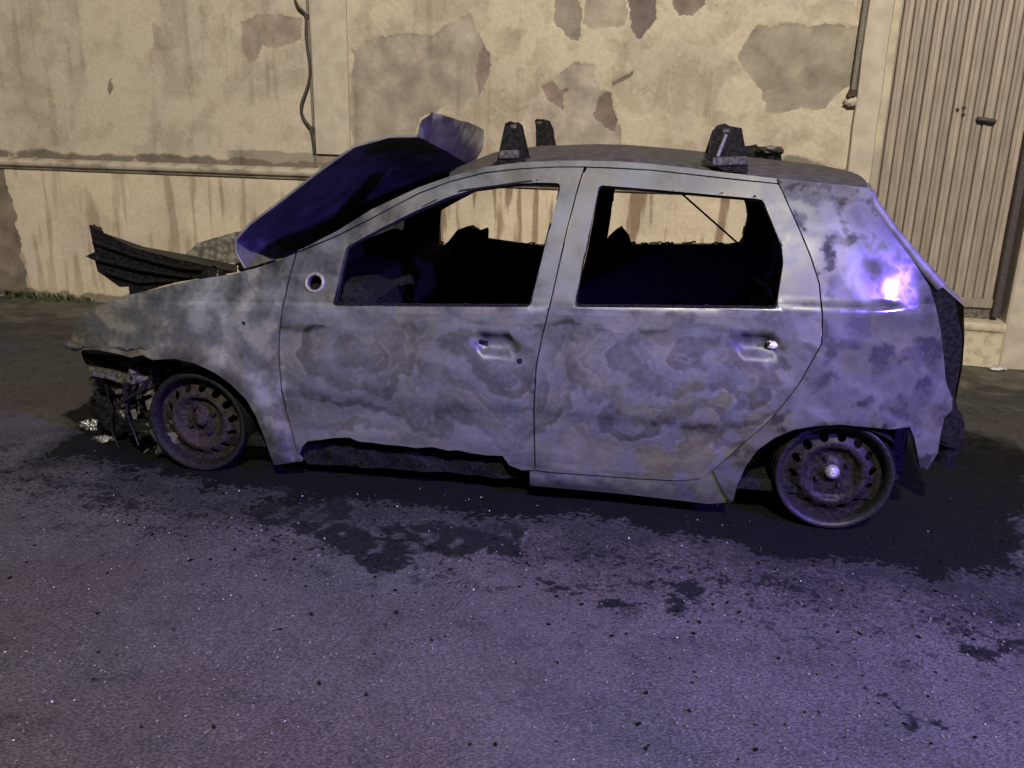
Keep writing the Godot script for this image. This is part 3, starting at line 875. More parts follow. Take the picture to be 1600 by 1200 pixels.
func seal(d: Node3D, win: PackedVector2Array, s: float, sd: int) -> void:
	# what is left of the window seal: a charred bead that comes and goes along the lower edge
	var n := noise(sd, 9.0, 3)
	var B := Buf.new()
	var run := []
	for p in dense(win, 0.015):
		var keep := n.get_noise_2d(p.x, p.y) > (-0.25 if p.y < belt(p.x) + 0.03 else 0.12)
		if keep:
			run.append(side_point(p, s, 0.006) + Vector3(0, 0.003 + 0.010 * n.get_noise_2d(p.x * 4.0, p.y * 4.0), 0))
		if (not keep or run.size() > 14) and run.size() > 2:
			B.tube(run, 0.0055, 0.003, 5)
			run = []
	var o := obj("window_seal", B.mesh(), M.char, d)
	o.set_meta("kind", "stuff")

func handle(d: Node3D, at: Vector2, s: float, end_left: bool) -> void:
	var B := Buf.new()
	var c := side_point(at, s)
	var pts := []
	for k in 9:
		var t := (k / 8.0 - 0.5) * 2.0
		if end_left and t < -0.2: continue
		pts.append(Vector3(c.x + t * 0.062, c.y + 0.004, (absf(c.z) + 0.014 + 0.012 * (1.0 - t * t)) * s))
	if not end_left:
		pts = [pts[0], pts[1], pts[2]]
		B.tube(pts, 0.008, 0.004, 8)
		obj("handle_stub", B.mesh(), M.char, d)
		return
	B.tube(pts.slice(2), 0.007, 0.010, 10)
	obj("door_handle", B.mesh(), M.char, d)
	var e := HANDLE_END
	e.z = (absf(c.z) + 0.014) * s
	var o := obj("handle_end", lump(Vector3(0.042, 0.030, 0.03), 77, 0.12, 10), M.pale_metal, d)
	o.position = e

func make_car() -> Node3D:
	var car := base("burnt_car", CAR_AT, CAR_TURN)
	tag(car, "burnt out grey hatchback resting on bare rims beside the peeling wall", "car")
	body_side(car, 1.0)
	body_side(car, -1.0)
	# roof skin between the drip rails
	var P := []
	for i in range(1, DRIP.size()):
		var d := DRIP[i]
		var row := []
		for k in 21:
			var t := k / 10.0 - 1.0
			var edge := 1.0 - absf(t)
			var front := 0.08 * (1.0 - t * t) * ss(1.45, 1.0, d.x)
			var back := 0.06 * (1.0 - t * t) * ss(2.2, 2.47, d.x)
			var y := d.y - 0.012 + 0.012 * ss(0.0, 0.06, edge) + 0.036 * (1.0 - t * t) * ss(0.95, 1.2, d.x) * ss(2.62, 2.3, d.x)
			row.append(Vector3(d.x - front + back, y + 0.004 * lowfreq.get_noise_2d(d.x * 120.0, t * 90.0), -t * (d.z - 0.006)))
		P.append(row)
	var B := Buf.new()
	B.grid(P)
	var roof := obj("roof", B.mesh(), M.roof, car)
	B = Buf.new()
	var Q := []
	for row in P:
		var r2 := []
		for p in row: r2.append(p - Vector3(0, 0.03, 0))
		Q.append(r2)
	B.grid(Q)
	obj("roof_lining", B.mesh(), M.char, roof)
	# sooty windscreen
	P = []
	for i in 9:
		var f := i / 8.0
		var a := Vector3(0.40, 0.868, 0.70).lerp(Vector3(1.006, 1.185, 0.585), f)
		if f > 0 and f < 1: a.y += 0.018 * sin(f * PI)
		var row := []
		for k in 17:
			var t := k / 8.0 - 1.0
			row.append(Vector3(a.x - lerpf(0.10, 0.08, f) * (1.0 - t * t), a.y - 0.02 + 0.02 * (1.0 - t * t), -t * a.z))
		P.append(row)
	B = Buf.new()
	B.grid(P)
	obj("windscreen", B.mesh(), M.soot_glass, car)
	# bonnet, thrown back over the windscreen and buckled
	P = []
	var far := [Vector3(0.114, 0.70, -0.55), Vector3(0.08, 0.71, -0.55), Vector3(0.084, 0.715, -0.55), Vector3(0.149, 0.72, -0.55), Vector3(0.314, 0.80, -0.55), Vector3(0.463, 0.92, -0.55), Vector3(0.62, 1.02, -0.55), Vector3(0.76, 1.10, -0.53), Vector3(0.85, 1.17, -0.50), Vector3(0.905, 1.26, -0.50), Vector3(0.925, 1.342, -0.50)]
	var bn := noise(91, 2.2, 3)
	for i in HOODN.size():
		for sub in (3 if i < HOODN.size() - 1 else 1):
			var f := sub / 3.0
			var a := HOODN[i].lerp(HOODN[mini(i + 1, HOODN.size() - 1)], f)
			var b: Vector3 = far[i].lerp(far[mini(i + 1, far.size() - 1)], f)
			var row := []
			for k in 25:
				var t := k / 24.0
				var p := a.lerp(b, t)
				var buck := bn.get_noise_3dv(p * 1.5) * 0.016 * sin(t * PI)
				var crown := 0.015 * sin(t * PI)
				row.append(p + Vector3(-0.5, 0.85, 0) * (crown + buck))
			P.append(row)
	var cutrow := 24
	B = Buf.new()
	B.grid(P.slice(0, cutrow + 1))
	var bonnet := obj("bonnet", B.mesh(), M.bonnet, car)
	B = Buf.new()
	var L := []
	var ln := noise(97, 9.0, 3)
	for i in range(cutrow, P.size()):
		var row := []
		for k in 25:
			var f := float(i - cutrow) / (P.size() - 1 - cutrow)
			var q: Vector3 = P[i][k]
			row.append(q + Vector3(0.016, -0.006, 0) * ln.get_noise_3dv(q * 0.6) * f * 2.0)
		L.append(row)
	B.grid(L)
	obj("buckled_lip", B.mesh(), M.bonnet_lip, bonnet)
	B = Buf.new()
	B.tube(Array(HOODN).slice(0, 9), 0.006, -1.0, 6)
	obj("folded_edge", B.mesh(), M.bonnet, bonnet)
	# hatch
	P = []
	for i in range(4, HATCHE.size()):
		var row := []
		for k in 15:
			var t := k / 7.0 - 1.0
			var e := HATCHE[i]
			row.append(Vector3(e.x + 0.07 * (1.0 - t * t) * ss(0, 1, float(i - 4)), e.y, -t * e.z))
		P.append(row)
	B = Buf.new()
	B.grid(P)
	var hatch := obj("tailgate", B.mesh(), M.burnt_plain, car)
	B = Buf.new()
	for s in [1.0, -1.0]:
		var e := []
		for i in 5: e.append(Vector3(HATCHE[i].x - 0.005, HATCHE[i].y, (HATCHE[i].z - 0.012) * s))
		B.tube(e, 0.017, 0.022, 8)
	B.tube([Vector3(2.485, 1.175, 0.58), Vector3(2.53, 1.19, 0.3), Vector3(2.54, 1.195, 0.0), Vector3(2.53, 1.19, -0.3), Vector3(2.485, 1.175, -0.58)], 0.020, -1.0, 8)
	obj("window_surround", B.mesh(), M.burnt_plain, hatch)
	B = Buf.new()
	P = []
	for i in 6:
		var row := []
		for k in 7:
			var t := k / 3.0 - 1.0
			row.append(Vector3(lerpf(2.765, 2.84, i / 5.0) - 0.05, 0.883 - 0.06 * i / 5.0, -t * 0.57))
		P.append(row)
	B.grid(P)
	obj("window_ledge", B.mesh(), M.char, hatch)
	# lamp openings, dark boxes between the quarter panels and the tailgate
	for s in [1.0, -1.0]:
		B = Buf.new()
		var A := [QREAR[4], QREAR[5], QREAR[6], QREAR[7], QREAR[8], QREAR[9]]
		var E := [HATCHE[4], HATCHE[5].lerp(HATCHE[4], 0.3), HATCHE[6], HATCHE[7], HATCHE[7].lerp(HATCHE[8], 0.4), HATCHE[8]]
		P = []
		for i in 6:
			var a: Vector3 = A[i]
			var b: Vector3 = E[i]
			var deep := Vector3(-0.05, 0, -0.05)
			var row := []
			for q in [a - Vector3(0.004, 0, 0.004), a + deep, a.lerp(b, 0.5) + deep * 1.2, b + Vector3(-0.07, 0, -0.01), b - Vector3(0.006, 0, 0.004)]:
				row.append(Vector3(q.x, q.y, q.z * s))
			P.append(row)
		B.grid(P)
		obj("lamp_opening", B.mesh(), M.char, car)
		# channel beside the tailgate glass
		B = Buf.new()
		P = []
		for i in 5:
			var a: Vector3 = QREAR[i]
			var b: Vector3 = HATCHE[i]
			P.append([Vector3(a.x - 0.004, a.y, (a.z - 0.004) * s), Vector3(a.x - 0.02, a.y - 0.01, (a.z - 0.045) * s), Vector3(b.x - 0.03, b.y - 0.02, (b.z - 0.035) * s)])
		B.grid(P)
		obj("gutter", B.mesh(), M.char, car)
	# floor, bulkhead, cabin and engine bay
	B = Buf.new()
	B.box(Vector3(1.35, 0.13, 0), Vector3(2.6, 0.05, 1.44), 0.01)
	B.box(Vector3(2.72, 0.30, 0), Vector3(0.06, 0.36, 1.10), 0.01)
	obj("floor_pan", B.mesh(), M.char, car)
	B = Buf.new()
	B.box(Vector3(0.40, 0.48, 0), Vector3(0.05, 0.70, 1.40), 0.01)
	obj("bulkhead", B.mesh(), M.char, car)
	B = Buf.new()
	B.box(Vector3(0.56, 0.66, 0), Vector3(0.30, 0.26, 1.40), 0.06)
	obj("dashboard", rough_up(B, 0.06, 4.0, 21).mesh(), M.char, car)
	B = Buf.new()
	B.tube([Vector3(0.60, 0.70, 0.34), Vector3(0.78, 0.76, 0.34)], 0.022, -1.0, 8)
	obj("steering_column", B.mesh(), M.char, car)
	for sp in [[1.02, 0.36], [1.02, -0.36], [1.82, 0.0]]:
		var seat := base("seat_frame", Vector3(sp[0], 0.16, sp[1]), 0.0, car)
		var hw := 0.22 if sp[1] != 0.0 else 0.56
		B = Buf.new()
		B.box(Vector3(0.05, 0.10, 0), Vector3(0.44, 0.12, hw * 2), 0.03)
		obj("seat_base", rough_up(B, 0.03, 6.0, 5).mesh(), M.char, seat)
		B = Buf.new()
		B.tube([Vector3(0.27, 0.12, hw), Vector3(0.36, 0.40, hw * 0.95), Vector3(0.42, 0.54, hw * 0.7), Vector3(0.43, 0.57, 0), Vector3(0.42, 0.54, -hw * 0.7), Vector3(0.36, 0.40, -hw * 0.95), Vector3(0.27, 0.12, -hw)], 0.016, -1.0, 6)
		for k in 5:
			var f := 0.12 + 0.18 * k
			B.tube([Vector3(0.27, 0.12, hw).lerp(Vector3(0.42, 0.54, hw * 0.8), f), Vector3(0.27, 0.12, -hw).lerp(Vector3(0.42, 0.54, -hw * 0.8), f)], 0.005, -1.0, 4)
		obj("seat_back", B.mesh(), M.char, seat)
	B = Buf.new()
	var hq := PackedVector2Array()
	for p in HUMP: hq.append(Vector2(p.x, 0.76 + (p.y - 0.76) * 0.86))
	B = slab(hq, -0.60, -0.50, Vector2.ZERO, 0.25)
	B.tube([HUMP[4] + Vector3(0.02, -0.02, 0), HUMP[4] + Vector3(0.05, -0.07, 0.02), HUMP[6] + Vector3(0.25, 0.012, 0), HUMP[6] + Vector3(0.42, 0.02, 0)], 0.03, 0.016, 7)
	obj("head_restraint", rough_up(B, 0.02, 12.0, 8).mesh(), M.char, car)
	B = Buf.new()
	var hp := PackedVector2Array()
	for p in HUMP2: hp.append(Vector2(p.x, p.y))
	obj("head_restraint", rough_up(slab(hp, -0.53, -0.42, Vector2.ZERO, 0.2), 0.02, 12.0, 9).mesh(), M.char, car)
	B = Buf.new()
	B.tube([ROD[0], ROD[1]], 0.005, -1.0, 6)
	obj("belt_strut", B.mesh(), M.char, car)
	var eng := base("engine", Vector3(-0.05, 0.18, 0.0), 0.0, car)
	var e1 := obj("engine_block", lump(Vector3(0.42, 0.44, 0.75), 61, 0.2, 14), M.char, eng)
	e1.position = Vector3(0, 0.26, 0)
	for k in 5:
		var l := obj("melted_part", lump(Vector3(rng.randf_range(0.1, 0.22), rng.randf_range(0.08, 0.16), rng.randf_range(0.12, 0.25)), 62 + k, 0.35, 9), M.char_gloss, eng)
		l.position = Vector3(rng.randf_range(-0.25, 0.25), 0.46 + rng.randf_range(0, 0.05), rng.randf_range(-0.5, 0.3))
	# front cross member, bent up out of the nose
	B = slab(RADPANEL, -0.05, 0.03, Vector2(0.01, 0.005), 0.06)
	var rad := obj("front_panel", rough_up(B, 0.03, 6.0, 31).mesh(), M.char_gloss, car)
	B = Buf.new()
	for q in [[Vector3(-0.87, 0.80, 0.035), Vector3(-0.66, 0.745, 0.045), Vector3(-0.42, 0.70, 0.05), Vector3(-0.20, 0.695, 0.04)], [Vector3(-0.86, 0.72, 0.04), Vector3(-0.62, 0.68, 0.05), Vector3(-0.38, 0.655, 0.045)], [Vector3(-0.82, 0.66, 0.04), Vector3(-0.65, 0.62, 0.045), Vector3(-0.48, 0.635, 0.04)]]:
		B.tube(q, 0.013, 0.009, 6)
	B.tube([Vector3(-0.862, 0.843, -0.02), Vector3(-0.9, 0.872, -0.02)], 0.008, 0.004, 5)
	obj("pressed_rib", B.mesh(), M.char_gloss, rad)
	B = Buf.new()
	B.tube([Vector3(-0.72, 0.58, -0.02), Vector3(-0.60, 0.50, -0.02), Vector3(-0.5, 0.40, 0.05)], 0.03, 0.025, 7)
	obj("panel_bracket", B.mesh(), M.char, rad)
	# bumper beam and what hangs from it
	B = Buf.new()
	var bp := []
	for k in 13:
		var t := k / 6.0 - 1.0
		bp.append(Vector3(-0.60 - 0.06 * (1.0 - t * t) + 0.06 * absf(t), 0.43 + 0.015 * sin(k * 2.0), t * 0.62))
	B.tube(bp, 0.042, -1.0, 8)
	obj("bumper_beam", rough_up(B, 0.02, 8.0, 12).mesh(), M.char, car)
	B = slab(BRACKET, 0.60, 0.655, Vector2.ZERO, 0.1)
	obj("bumper_bracket", rough_up(B, 0.02, 9.0, 41).mesh(), M.scorched, car)
	B = Buf.new()
	P = []
	for i in 4:
		var row := []
		for k in 13:
			var t := k / 12.0
			row.append(Vector3(lerpf(-0.56, -0.14, t), lerpf(0.505, 0.545, t) - 0.012 * i + 0.008 * sin(k * 1.7 + i), lerpf(0.72, 0.80, t) + [0.0, 0.022, 0.026, 0.0][i]))
		P.append(row)
	B.grid(P)
	obj("torn_edge", B.mesh(), M.scorched, car)
	obj("inner_wing", rough_up(slab(MOUND, -0.62, -0.48, Vector2(0.0, 0.0), 0.1), 0.02, 7.0, 43).mesh(), M.scorched_pale, car)
	# sagging skin of the bumper, burnt through in places
	var sn := noise(44, 3.2, 4)
	B = Buf.new()
	var ids := {}
	for i in 34:
		for k in 26:
			var uu := lerpf(-0.66, -0.16, i / 33.0)
			var vv := lerpf(0.44, 0.03, k / 25.0)
			var ww := 0.70 - 0.32 * pow(1.0 - i / 33.0, 2.0) + 0.10 * sn.get_noise_2d(uu * 1.6, vv * 1.6) - 0.06 * (k / 25.0)
			ids[Vector2i(i, k)] = Vector3(uu + 0.05 * sn.get_noise_2d(vv * 2.0 + 5.0, uu), vv + 0.07 * sn.get_noise_2d(uu * 2.0, 8.0), ww + 0.025 * sn.get_noise_2d(uu * 7.0, vv * 7.0))
	for i in 33:
		for k in 25:
			var keep: float = sn.get_noise_2d(i * 0.075 + 3.0, k * 0.09) + 0.18 - 0.022 * maxf(0.0, k - 8.0) - 0.35 * ss(18.0, 30.0, float(i)) * ss(4.0, 10.0, float(k))
			if keep > -0.02:
				B.flat([ids[Vector2i(i, k)], ids[Vector2i(i, k + 1)], ids[Vector2i(i + 1, k + 1)], ids[Vector2i(i + 1, k)]])
	obj("bumper_skin", B.mesh(), M.scorched, car)
	var heap := noise(48, 1.0, 2)
	for k in 11:
		var l := obj("melted_part", lump(Vector3(0.12 + 0.05 * (k % 3), 0.09 + 0.04 * (k % 4), 0.12 + 0.03 * (k % 2)), 150 + k, 0.32, 12), [M.char, M.scorched, M.char_gloss][k % 3], car)
		l.position = Vector3(-0.60 + 0.042 * k + 0.04 * heap.get_noise_1d(k * 7.0), 0.10 + 0.30 * absf(heap.get_noise_1d(k * 13.0 + 4.0)) + 0.14 * (k % 2), 0.46 + 0.02 * k)
	B = Buf.new()
	B.tube([Vector3(-0.66, 0.47, 0.45), Vector3(-0.60, 0.475, 0.62), Vector3(-0.50, 0.478, 0.70), Vector3(-0.32, 0.482, 0.745), Vector3(-0.18, 0.49, 0.765)], 0.030, 0.016, 8)
	obj("bumper_strip", rough_up(B, 0.022, 11.0, 46).mesh(), M.scorched, car)
	for q in [[Vector3(-0.50, 0.36, 0.60), Vector3(-0.47, 0.22, 0.62), Vector3(-0.50, 0.08, 0.60), Vector3(-0.44, 0.012, 0.64)], [Vector3(-0.33, 0.34, 0.70), Vector3(-0.36, 0.20, 0.68), Vector3(-0.30, 0.07, 0.72)], [Vector3(-0.60, 0.42, 0.40), Vector3(-0.64, 0.25, 0.42), Vector3(-0.58, 0.09, 0.46)], [Vector3(-0.20, 0.40, 0.66), Vector3(-0.28, 0.30, 0.70), Vector3(-0.38, 0.24, 0.71)]]:
		B = Buf.new()
		B.tube(q, 0.009, 0.004, 6)
		obj("hanging_strip", rough_up(B, 0.02, 14.0, 45).mesh(), M.char_gloss, car)
	B = Buf.new()
	B.box(Vector3(-0.40, 0.40, 0.0), Vector3(0.10, 0.30, 1.1), 0.02)
	obj("radiator", rough_up(B, 0.05, 5.0, 51).mesh(), M.char, car)
	B = Buf.new()
	bp = []
	for k in 13:
		var t := k / 6.0 - 1.0
		bp.append(Vector3(2.86 + 0.07 * (1.0 - t * t), 0.36, t * 0.63))
	B.tube(bp, 0.055, -1.0, 8)
	B.tube([Vector3(2.865, 0.36, 0.6), Vector3(2.89, 0.30, 0.58), Vector3(2.89, 0.22, 0.56)], 0.045, 0.03, 8)
	obj("bumper_beam", rough_up(B, 0.03, 8.0, 14).mesh(), M.char, car)
	# feet of a roof rack, melted
	for q in [[FOOTN, 0.50, 0.58, 1], [FOOTF, -0.55, -0.46, 2], [FOOTRN, 0.48, 0.58, 3], [FOOTRF, -0.45, -0.28, 4]]:
		var f: PackedVector2Array = q[0]
		var low := 9.0
		for p in f: low = minf(low, p.y)
		for i in f.size():
			if f[i].y < low + 0.02: f[i].y -= 0.012
		var rack := obj("roof_rack_foot", rough_up(slab(f, q[2] - 0.022, q[2], Vector2(0.0, 0.0), 0.06), 0.014, 18.0, q[3]).mesh(), M.char_gloss, car)
		var g := PackedVector2Array()
		for p in f: g.append(Vector2(p.x * 0.985 + 0.03, p.y - 0.006))
		obj("cheek_plate", rough_up(slab(g, q[1], q[1] + 0.018, Vector2.ZERO, 0.06), 0.016, 18.0, q[3] + 20).mesh(), M.char_gloss, rack)
		var hiy := 0.0
		var topx := 0.0
		for p in f:
			if p.y > hiy:
				hiy = p.y
				topx = p.x
		B = Buf.new()
		B.box(Vector3(topx + 0.008, hiy - 0.022, (q[1] + q[2]) * 0.5), Vector3(0.03, 0.02, q[2] - q[1]), 0.005)
		obj("bridge_bolt", B.mesh(), M.scorched, rack)
		if q[3] == 1 or q[3] == 3:
			var fx := 1.222 if q[3] == 1 else 2.005
			B = Buf.new()
			B.box(Vector3(fx, 1.285, 0.586), Vector3(0.075 if q[3] == 1 else 0.12, 0.03, 0.012), 0.004, Basis(Vector3(0, 0, 1), 0.06))
			obj("clamp_plate", B.mesh(), M.scorched, rack)
		if q[3] == 3:
			B = Buf.new()
			B.tube([Vector3(1.985, 1.375, 0.588), Vector3(1.962, 1.30, 0.590)], 0.007, -1.0, 6)
			obj("clamp_bolt", B.mesh(), M.ash_metal, rack)
		if q[3] == 4:
			for k in 3:
				var l := obj("melted_drop", lump(Vector3(0.055 - 0.012 * k, 0.018 + 0.006 * k, 0.05), 84 + k, 0.6, 9), M.ash_metal if k == 1 else M.scorched, rack)
				l.position = Vector3(2.195 + 0.036 * k, 1.296 + 0.006 * (k % 2), -0.27)
	return car

# ------------------------------------------------------------------ things outside the picture that light it
func make_street_lamp() -> void:
	var root := base("street_lamp", Vector3(1.7, 0, 5.4))
	tag(root, "tall street lamp on a tapered steel pole across the road", "street lamp")
	var B := Buf.new()
	B.tube([Vector3(0, 0, 0), Vector3(0, 3, 0), Vector3(0, 6.2, 0), Vector3(-0.1, 6.5, -0.1), Vector3(-0.5, 6.75, -0.6), Vector3(-1.0, 6.85, -1.3)], 0.08, 0.035, 12)
	obj("pole", B.mesh(), M.steel, root)
	var head := base("lamp_head", Vector3(-1.2, 6.80, -1.6), 0.6, root)
	B = Buf.new()
	B.box(Vector3(0, 0.05, 0), Vector3(0.30, 0.10, 0.70), 0.04)
	obj("lamp_housing", B.mesh(), M.steel, head)
	B = Buf.new()
	B.box(Vector3(0, -0.015, 0), Vector3(0.22, 0.03, 0.50), 0.012)
	obj("lamp_lens", B.mesh(), M.lamp_glow, head)
	var l := OmniLight3D.new()
	l.name = "street_lamp_light"
	l.light_color = LAMP_COLOR
	l.light_energy = LAMP_ENERGY
	l.light_size = 0.18
	l.omni_range = 60.0
	l.omni_attenuation = 2.0
	l.shadow_enabled = true
	root.add_child(l)
	l.position = Vector3(-1.2, 6.55, -1.6)

func make_emergency_van() -> void:
	var root := base("emergency_van", Vector3(5.05, 0, 1.75), 0.12)
	tag(root, "red emergency van with a blue roof beacon standing in the road", "van")
	var side := PackedVector2Array([Vector2(-2.0, 0.35), Vector2(-2.05, 0.75), Vector2(-1.85, 1.10), Vector2(-1.45, 1.25), Vector2(-1.30, 1.30), Vector2(2.6, 1.30), Vector2(2.62, 0.40), Vector2(2.5, 0.32)])
	var upper := PackedVector2Array([Vector2(-0.80, 2.80), Vector2(-0.55, 2.90), Vector2(2.5, 2.93), Vector2(2.61, 2.83), Vector2(2.61, 1.31), Vector2(0.2, 1.31), Vector2(0.1, 2.5), Vector2(-0.76, 2.5)])
	var cabin := PackedVector2Array([Vector2(-1.30, 1.305), Vector2(-0.80, 2.49), Vector2(0.08, 2.49), Vector2(0.18, 1.305)])
	obj("body", slab(side, -0.95, 0.95).mesh(), M.van_paint, root)
	obj("box_body", slab(upper, -0.92, 0.92).mesh(), M.van_paint, root)
	obj("cab_glass", slab(cabin, -0.90, 0.90).mesh(), M.van_glass, root)
	for x in [-1.25, 1.65]:
		for s in [-1.0, 1.0]:
			var wh := base("wheel", Vector3(x, 0.35, 0.86 * s), 0.0, root)
			var B := Buf.new()
			B.lathe([Vector2(0.0, 0.10 * s), Vector2(0.22, 0.10 * s), Vector2(0.33, 0.11 * s), Vector2(0.35, 0.06 * s), Vector2(0.35, -0.08 * s), Vector2(0.2, -0.1 * s)], Transform3D.IDENTITY, 28)
			obj("tyre", B.mesh(), M.char, wh)
	var top := Vector3(-0.70, 2.90, -0.82)
	var C := Buf.new()
	C.box(top + Vector3(0, 0.02, 0), Vector3(0.22, 0.05, 0.22), 0.01)
	obj("beacon_base", C.mesh(), M.steel, root)
	C = Buf.new()
	C.lathe([Vector2(0.0, 0.20), Vector2(0.06, 0.195), Vector2(0.092, 0.16), Vector2(0.10, 0.0), Vector2(0.0, 0.0)], Transform3D(Basis(Vector3.RIGHT, -PI / 2), top + Vector3(0, 0.05, 0)), 24)
	obj("beacon_light", C.mesh(), M.beacon_glow, root)
	# the turning reflector inside the dome throws a beam; here it points down the road at the wreck
	var l := SpotLight3D.new()
	l.name = "beacon_beam"
	l.light_color = BEACON_COLOR
	l.light_energy = BEACON_ENERGY
	l.light_size = 0.11
	l.spot_range = 60.0
	l.spot_attenuation = 2.0
	l.spot_angle = 22.5
	l.spot_angle_attenuation = 1.0
	l.shadow_enabled = true
	root.add_child(l)
	l.position = top + Vector3(-0.02, 0.15, 0)
	l.look_at_from_position(root.to_global(l.position), BEACON_AIM)

# ------------------------------------------------------------------ wall, shutter, small things
func make_wall() -> void:
	var root := base("plaster_wall", WALL_AT, WALL_TURN)
	tag(root, "cream plaster wall with flaking coats above a stained plinth", "wall")
	obj("render_coat", wall_sheet(-0.8, 5.62, 1.0, 2.5, 0.0125, -0.006), M.wall, root)
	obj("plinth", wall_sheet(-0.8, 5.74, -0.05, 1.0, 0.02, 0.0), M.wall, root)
	var B := Buf.new()
	B.box(Vector3(1.3, 2.0, -0.24), Vector3(9.0, 4.2, 0.44), 0.0)
	B.box(Vector3(2.41, 3.05, -0.03), Vector3(6.42, 1.1, 0.05), 0.0)
	B.box(Vector3(-2.0, 1.75, -0.04), Vector3(2.4, 3.8, 0.08), 0.0)
	obj("masonry", B.mesh(), M.plaster, root)
	# moulded ledge, uneven along its length
	B = Buf.new()
	var P := []
	var prof := [Vector2(0.955, -0.01), Vector2(0.957, 0.012), Vector2(0.968, 0.022), Vector2(0.982, 0.026), Vector2(0.985, 0.048), Vector2(1.012, 0.052), Vector2(1.022, 0.046), Vector2(1.036, 0.010), Vector2(1.040, -0.02)]
	for q in prof:
		var row := []
		for k in 161:
			var s := lerpf(-2.5, 5.60, k / 160.0)
			row.append(Vector3(s, q.x + 0.0025 * lowfreq.get_noise_2d(s * 25.0, q.y * 40.0) + 0.002 * (s - 1.0), q.y + 0.0015 * lowfreq.get_noise_2d(s * 70.0, q.x * 60.0)))
		P.append(row)
	B.grid(P)
	obj("ledge", B.mesh(), M.plaster_ledge, root)
	for q in [[2.215, 2.465, 1.135, 0.020], [5.612, 5.752, -0.05, 0.045]]:
		B = Buf.new()
		P = []
		var T := []
		var n := 90
		for k in n + 1:
			var v := lerpf(q[2], 3.6, k / float(n))
			var wob: float = 0.006 * lowfreq.get_noise_2d(v * 110.0, q[0] * 50.0)
			var row := []
			for e in [[q[0], -0.02], [q[0] + 0.002 + wob, q[3] - 0.008], [q[0] + 0.010 + wob, q[3]], [(q[0] + q[1]) * 0.5, q[3] + 0.001], [q[1] - 0.010 + wob, q[3]], [q[1] - 0.002 + wob, q[3] - 0.008], [q[1], -0.12 if q[0] > 5 else -0.02]]:
				row.append(Vector3(e[0], v, e[1] + 0.003 * lowfreq.get_noise_2d(v * 160.0 + 31.0, e[0] * 220.0)))
			P.append(row)
		P.reverse()
		B.grid(P)
		obj("pilaster", B.mesh(), M.pilaster, root)
	# wall beyond the shutter
	B = Buf.new()
	B.box(Vector3(8.0, 1.75, -0.05), Vector3(2.72, 3.7, 0.16), 0.012)
	obj("wall_return", B.mesh(), M.pilaster, root)
	# cable that wanders down to the ledge
	var cb := base("wall_cable", WALL_AT, WALL_TURN)
	tag(cb, "dark cable sagging off a thin conduit on the plaster wall", "cable")
	B = Buf.new()
	var cur := Curve3D.new()
	for i in CABLE.size():
		var t := (CABLE[mini(i + 1, CABLE.size() - 1)] - CABLE[maxi(i - 1, 0)]) * 0.16
		cur.add_point(Vector3(CABLE[i].x, CABLE[i].y, 0.012 + 0.02 * absf(sin(i * 1.3))), Vector3(-t.x, -t.y, 0), Vector3(t.x, t.y, 0))
	B.tube(Array(cur.tessellate_even_length(5, 0.03)), 0.009, 0.011, 7)
	obj("slack_cable", B.mesh(), M.cable, cb)
	B = Buf.new()
	B.tube([Vector3(2.196, 3.5, 0.004), Vector3(2.200, 1.7, 0.004), Vector3(2.206, 1.04, 0.004)], 0.009, -1.0, 6)
	obj("conduit", B.mesh(), M.conduit, cb)
	B = Buf.new()
	B.box(Vector3(2.197, 1.285, 0.012), Vector3(0.03, 0.05, 0.02), 0.005)
	obj("clip", B.mesh(), M.cable, cb)
	B = Buf.new()
	B.box(Vector3(2.194, 1.99, 0.012), Vector3(0.03, 0.03, 0.02), 0.005)
	obj("clip", B.mesh(), M.cable, cb)
	# down pipe
	var pp := base("wall_pipe", WALL_AT, WALL_TURN)
	tag(pp, "thin grey pipe ending in a rusty fitting next to the shutter", "pipe")
	B = Buf.new()
	B.tube([Vector3(5.607, 3.5, 0.03), Vector3(5.598, 2.08, 0.03), Vector3(5.590, 1.585, 0.03)], 0.016, -1.0, 10)
	obj("pipe_run", B.mesh(), M.conduit, pp)
	B = Buf.new()
	B.tube([Vector3(5.590, 1.60, 0.03), Vector3(5.589, 1.565, 0.03)], 0.024, -1.0, 10)
	B.tube([Vector3(5.589, 1.57, 0.03), Vector3(5.560, 1.56, 0.045)], 0.018, 0.014, 8)
	obj("fitting", B.mesh(), M.rust, pp)
	var bl := obj("mortar_dab", lump(Vector3(0.085, 0.06, 0.05), 19, 0.25, 9), M.plaster_ledge, pp)
	bl.position = Vector3(5.588, 1.535, 0.022)

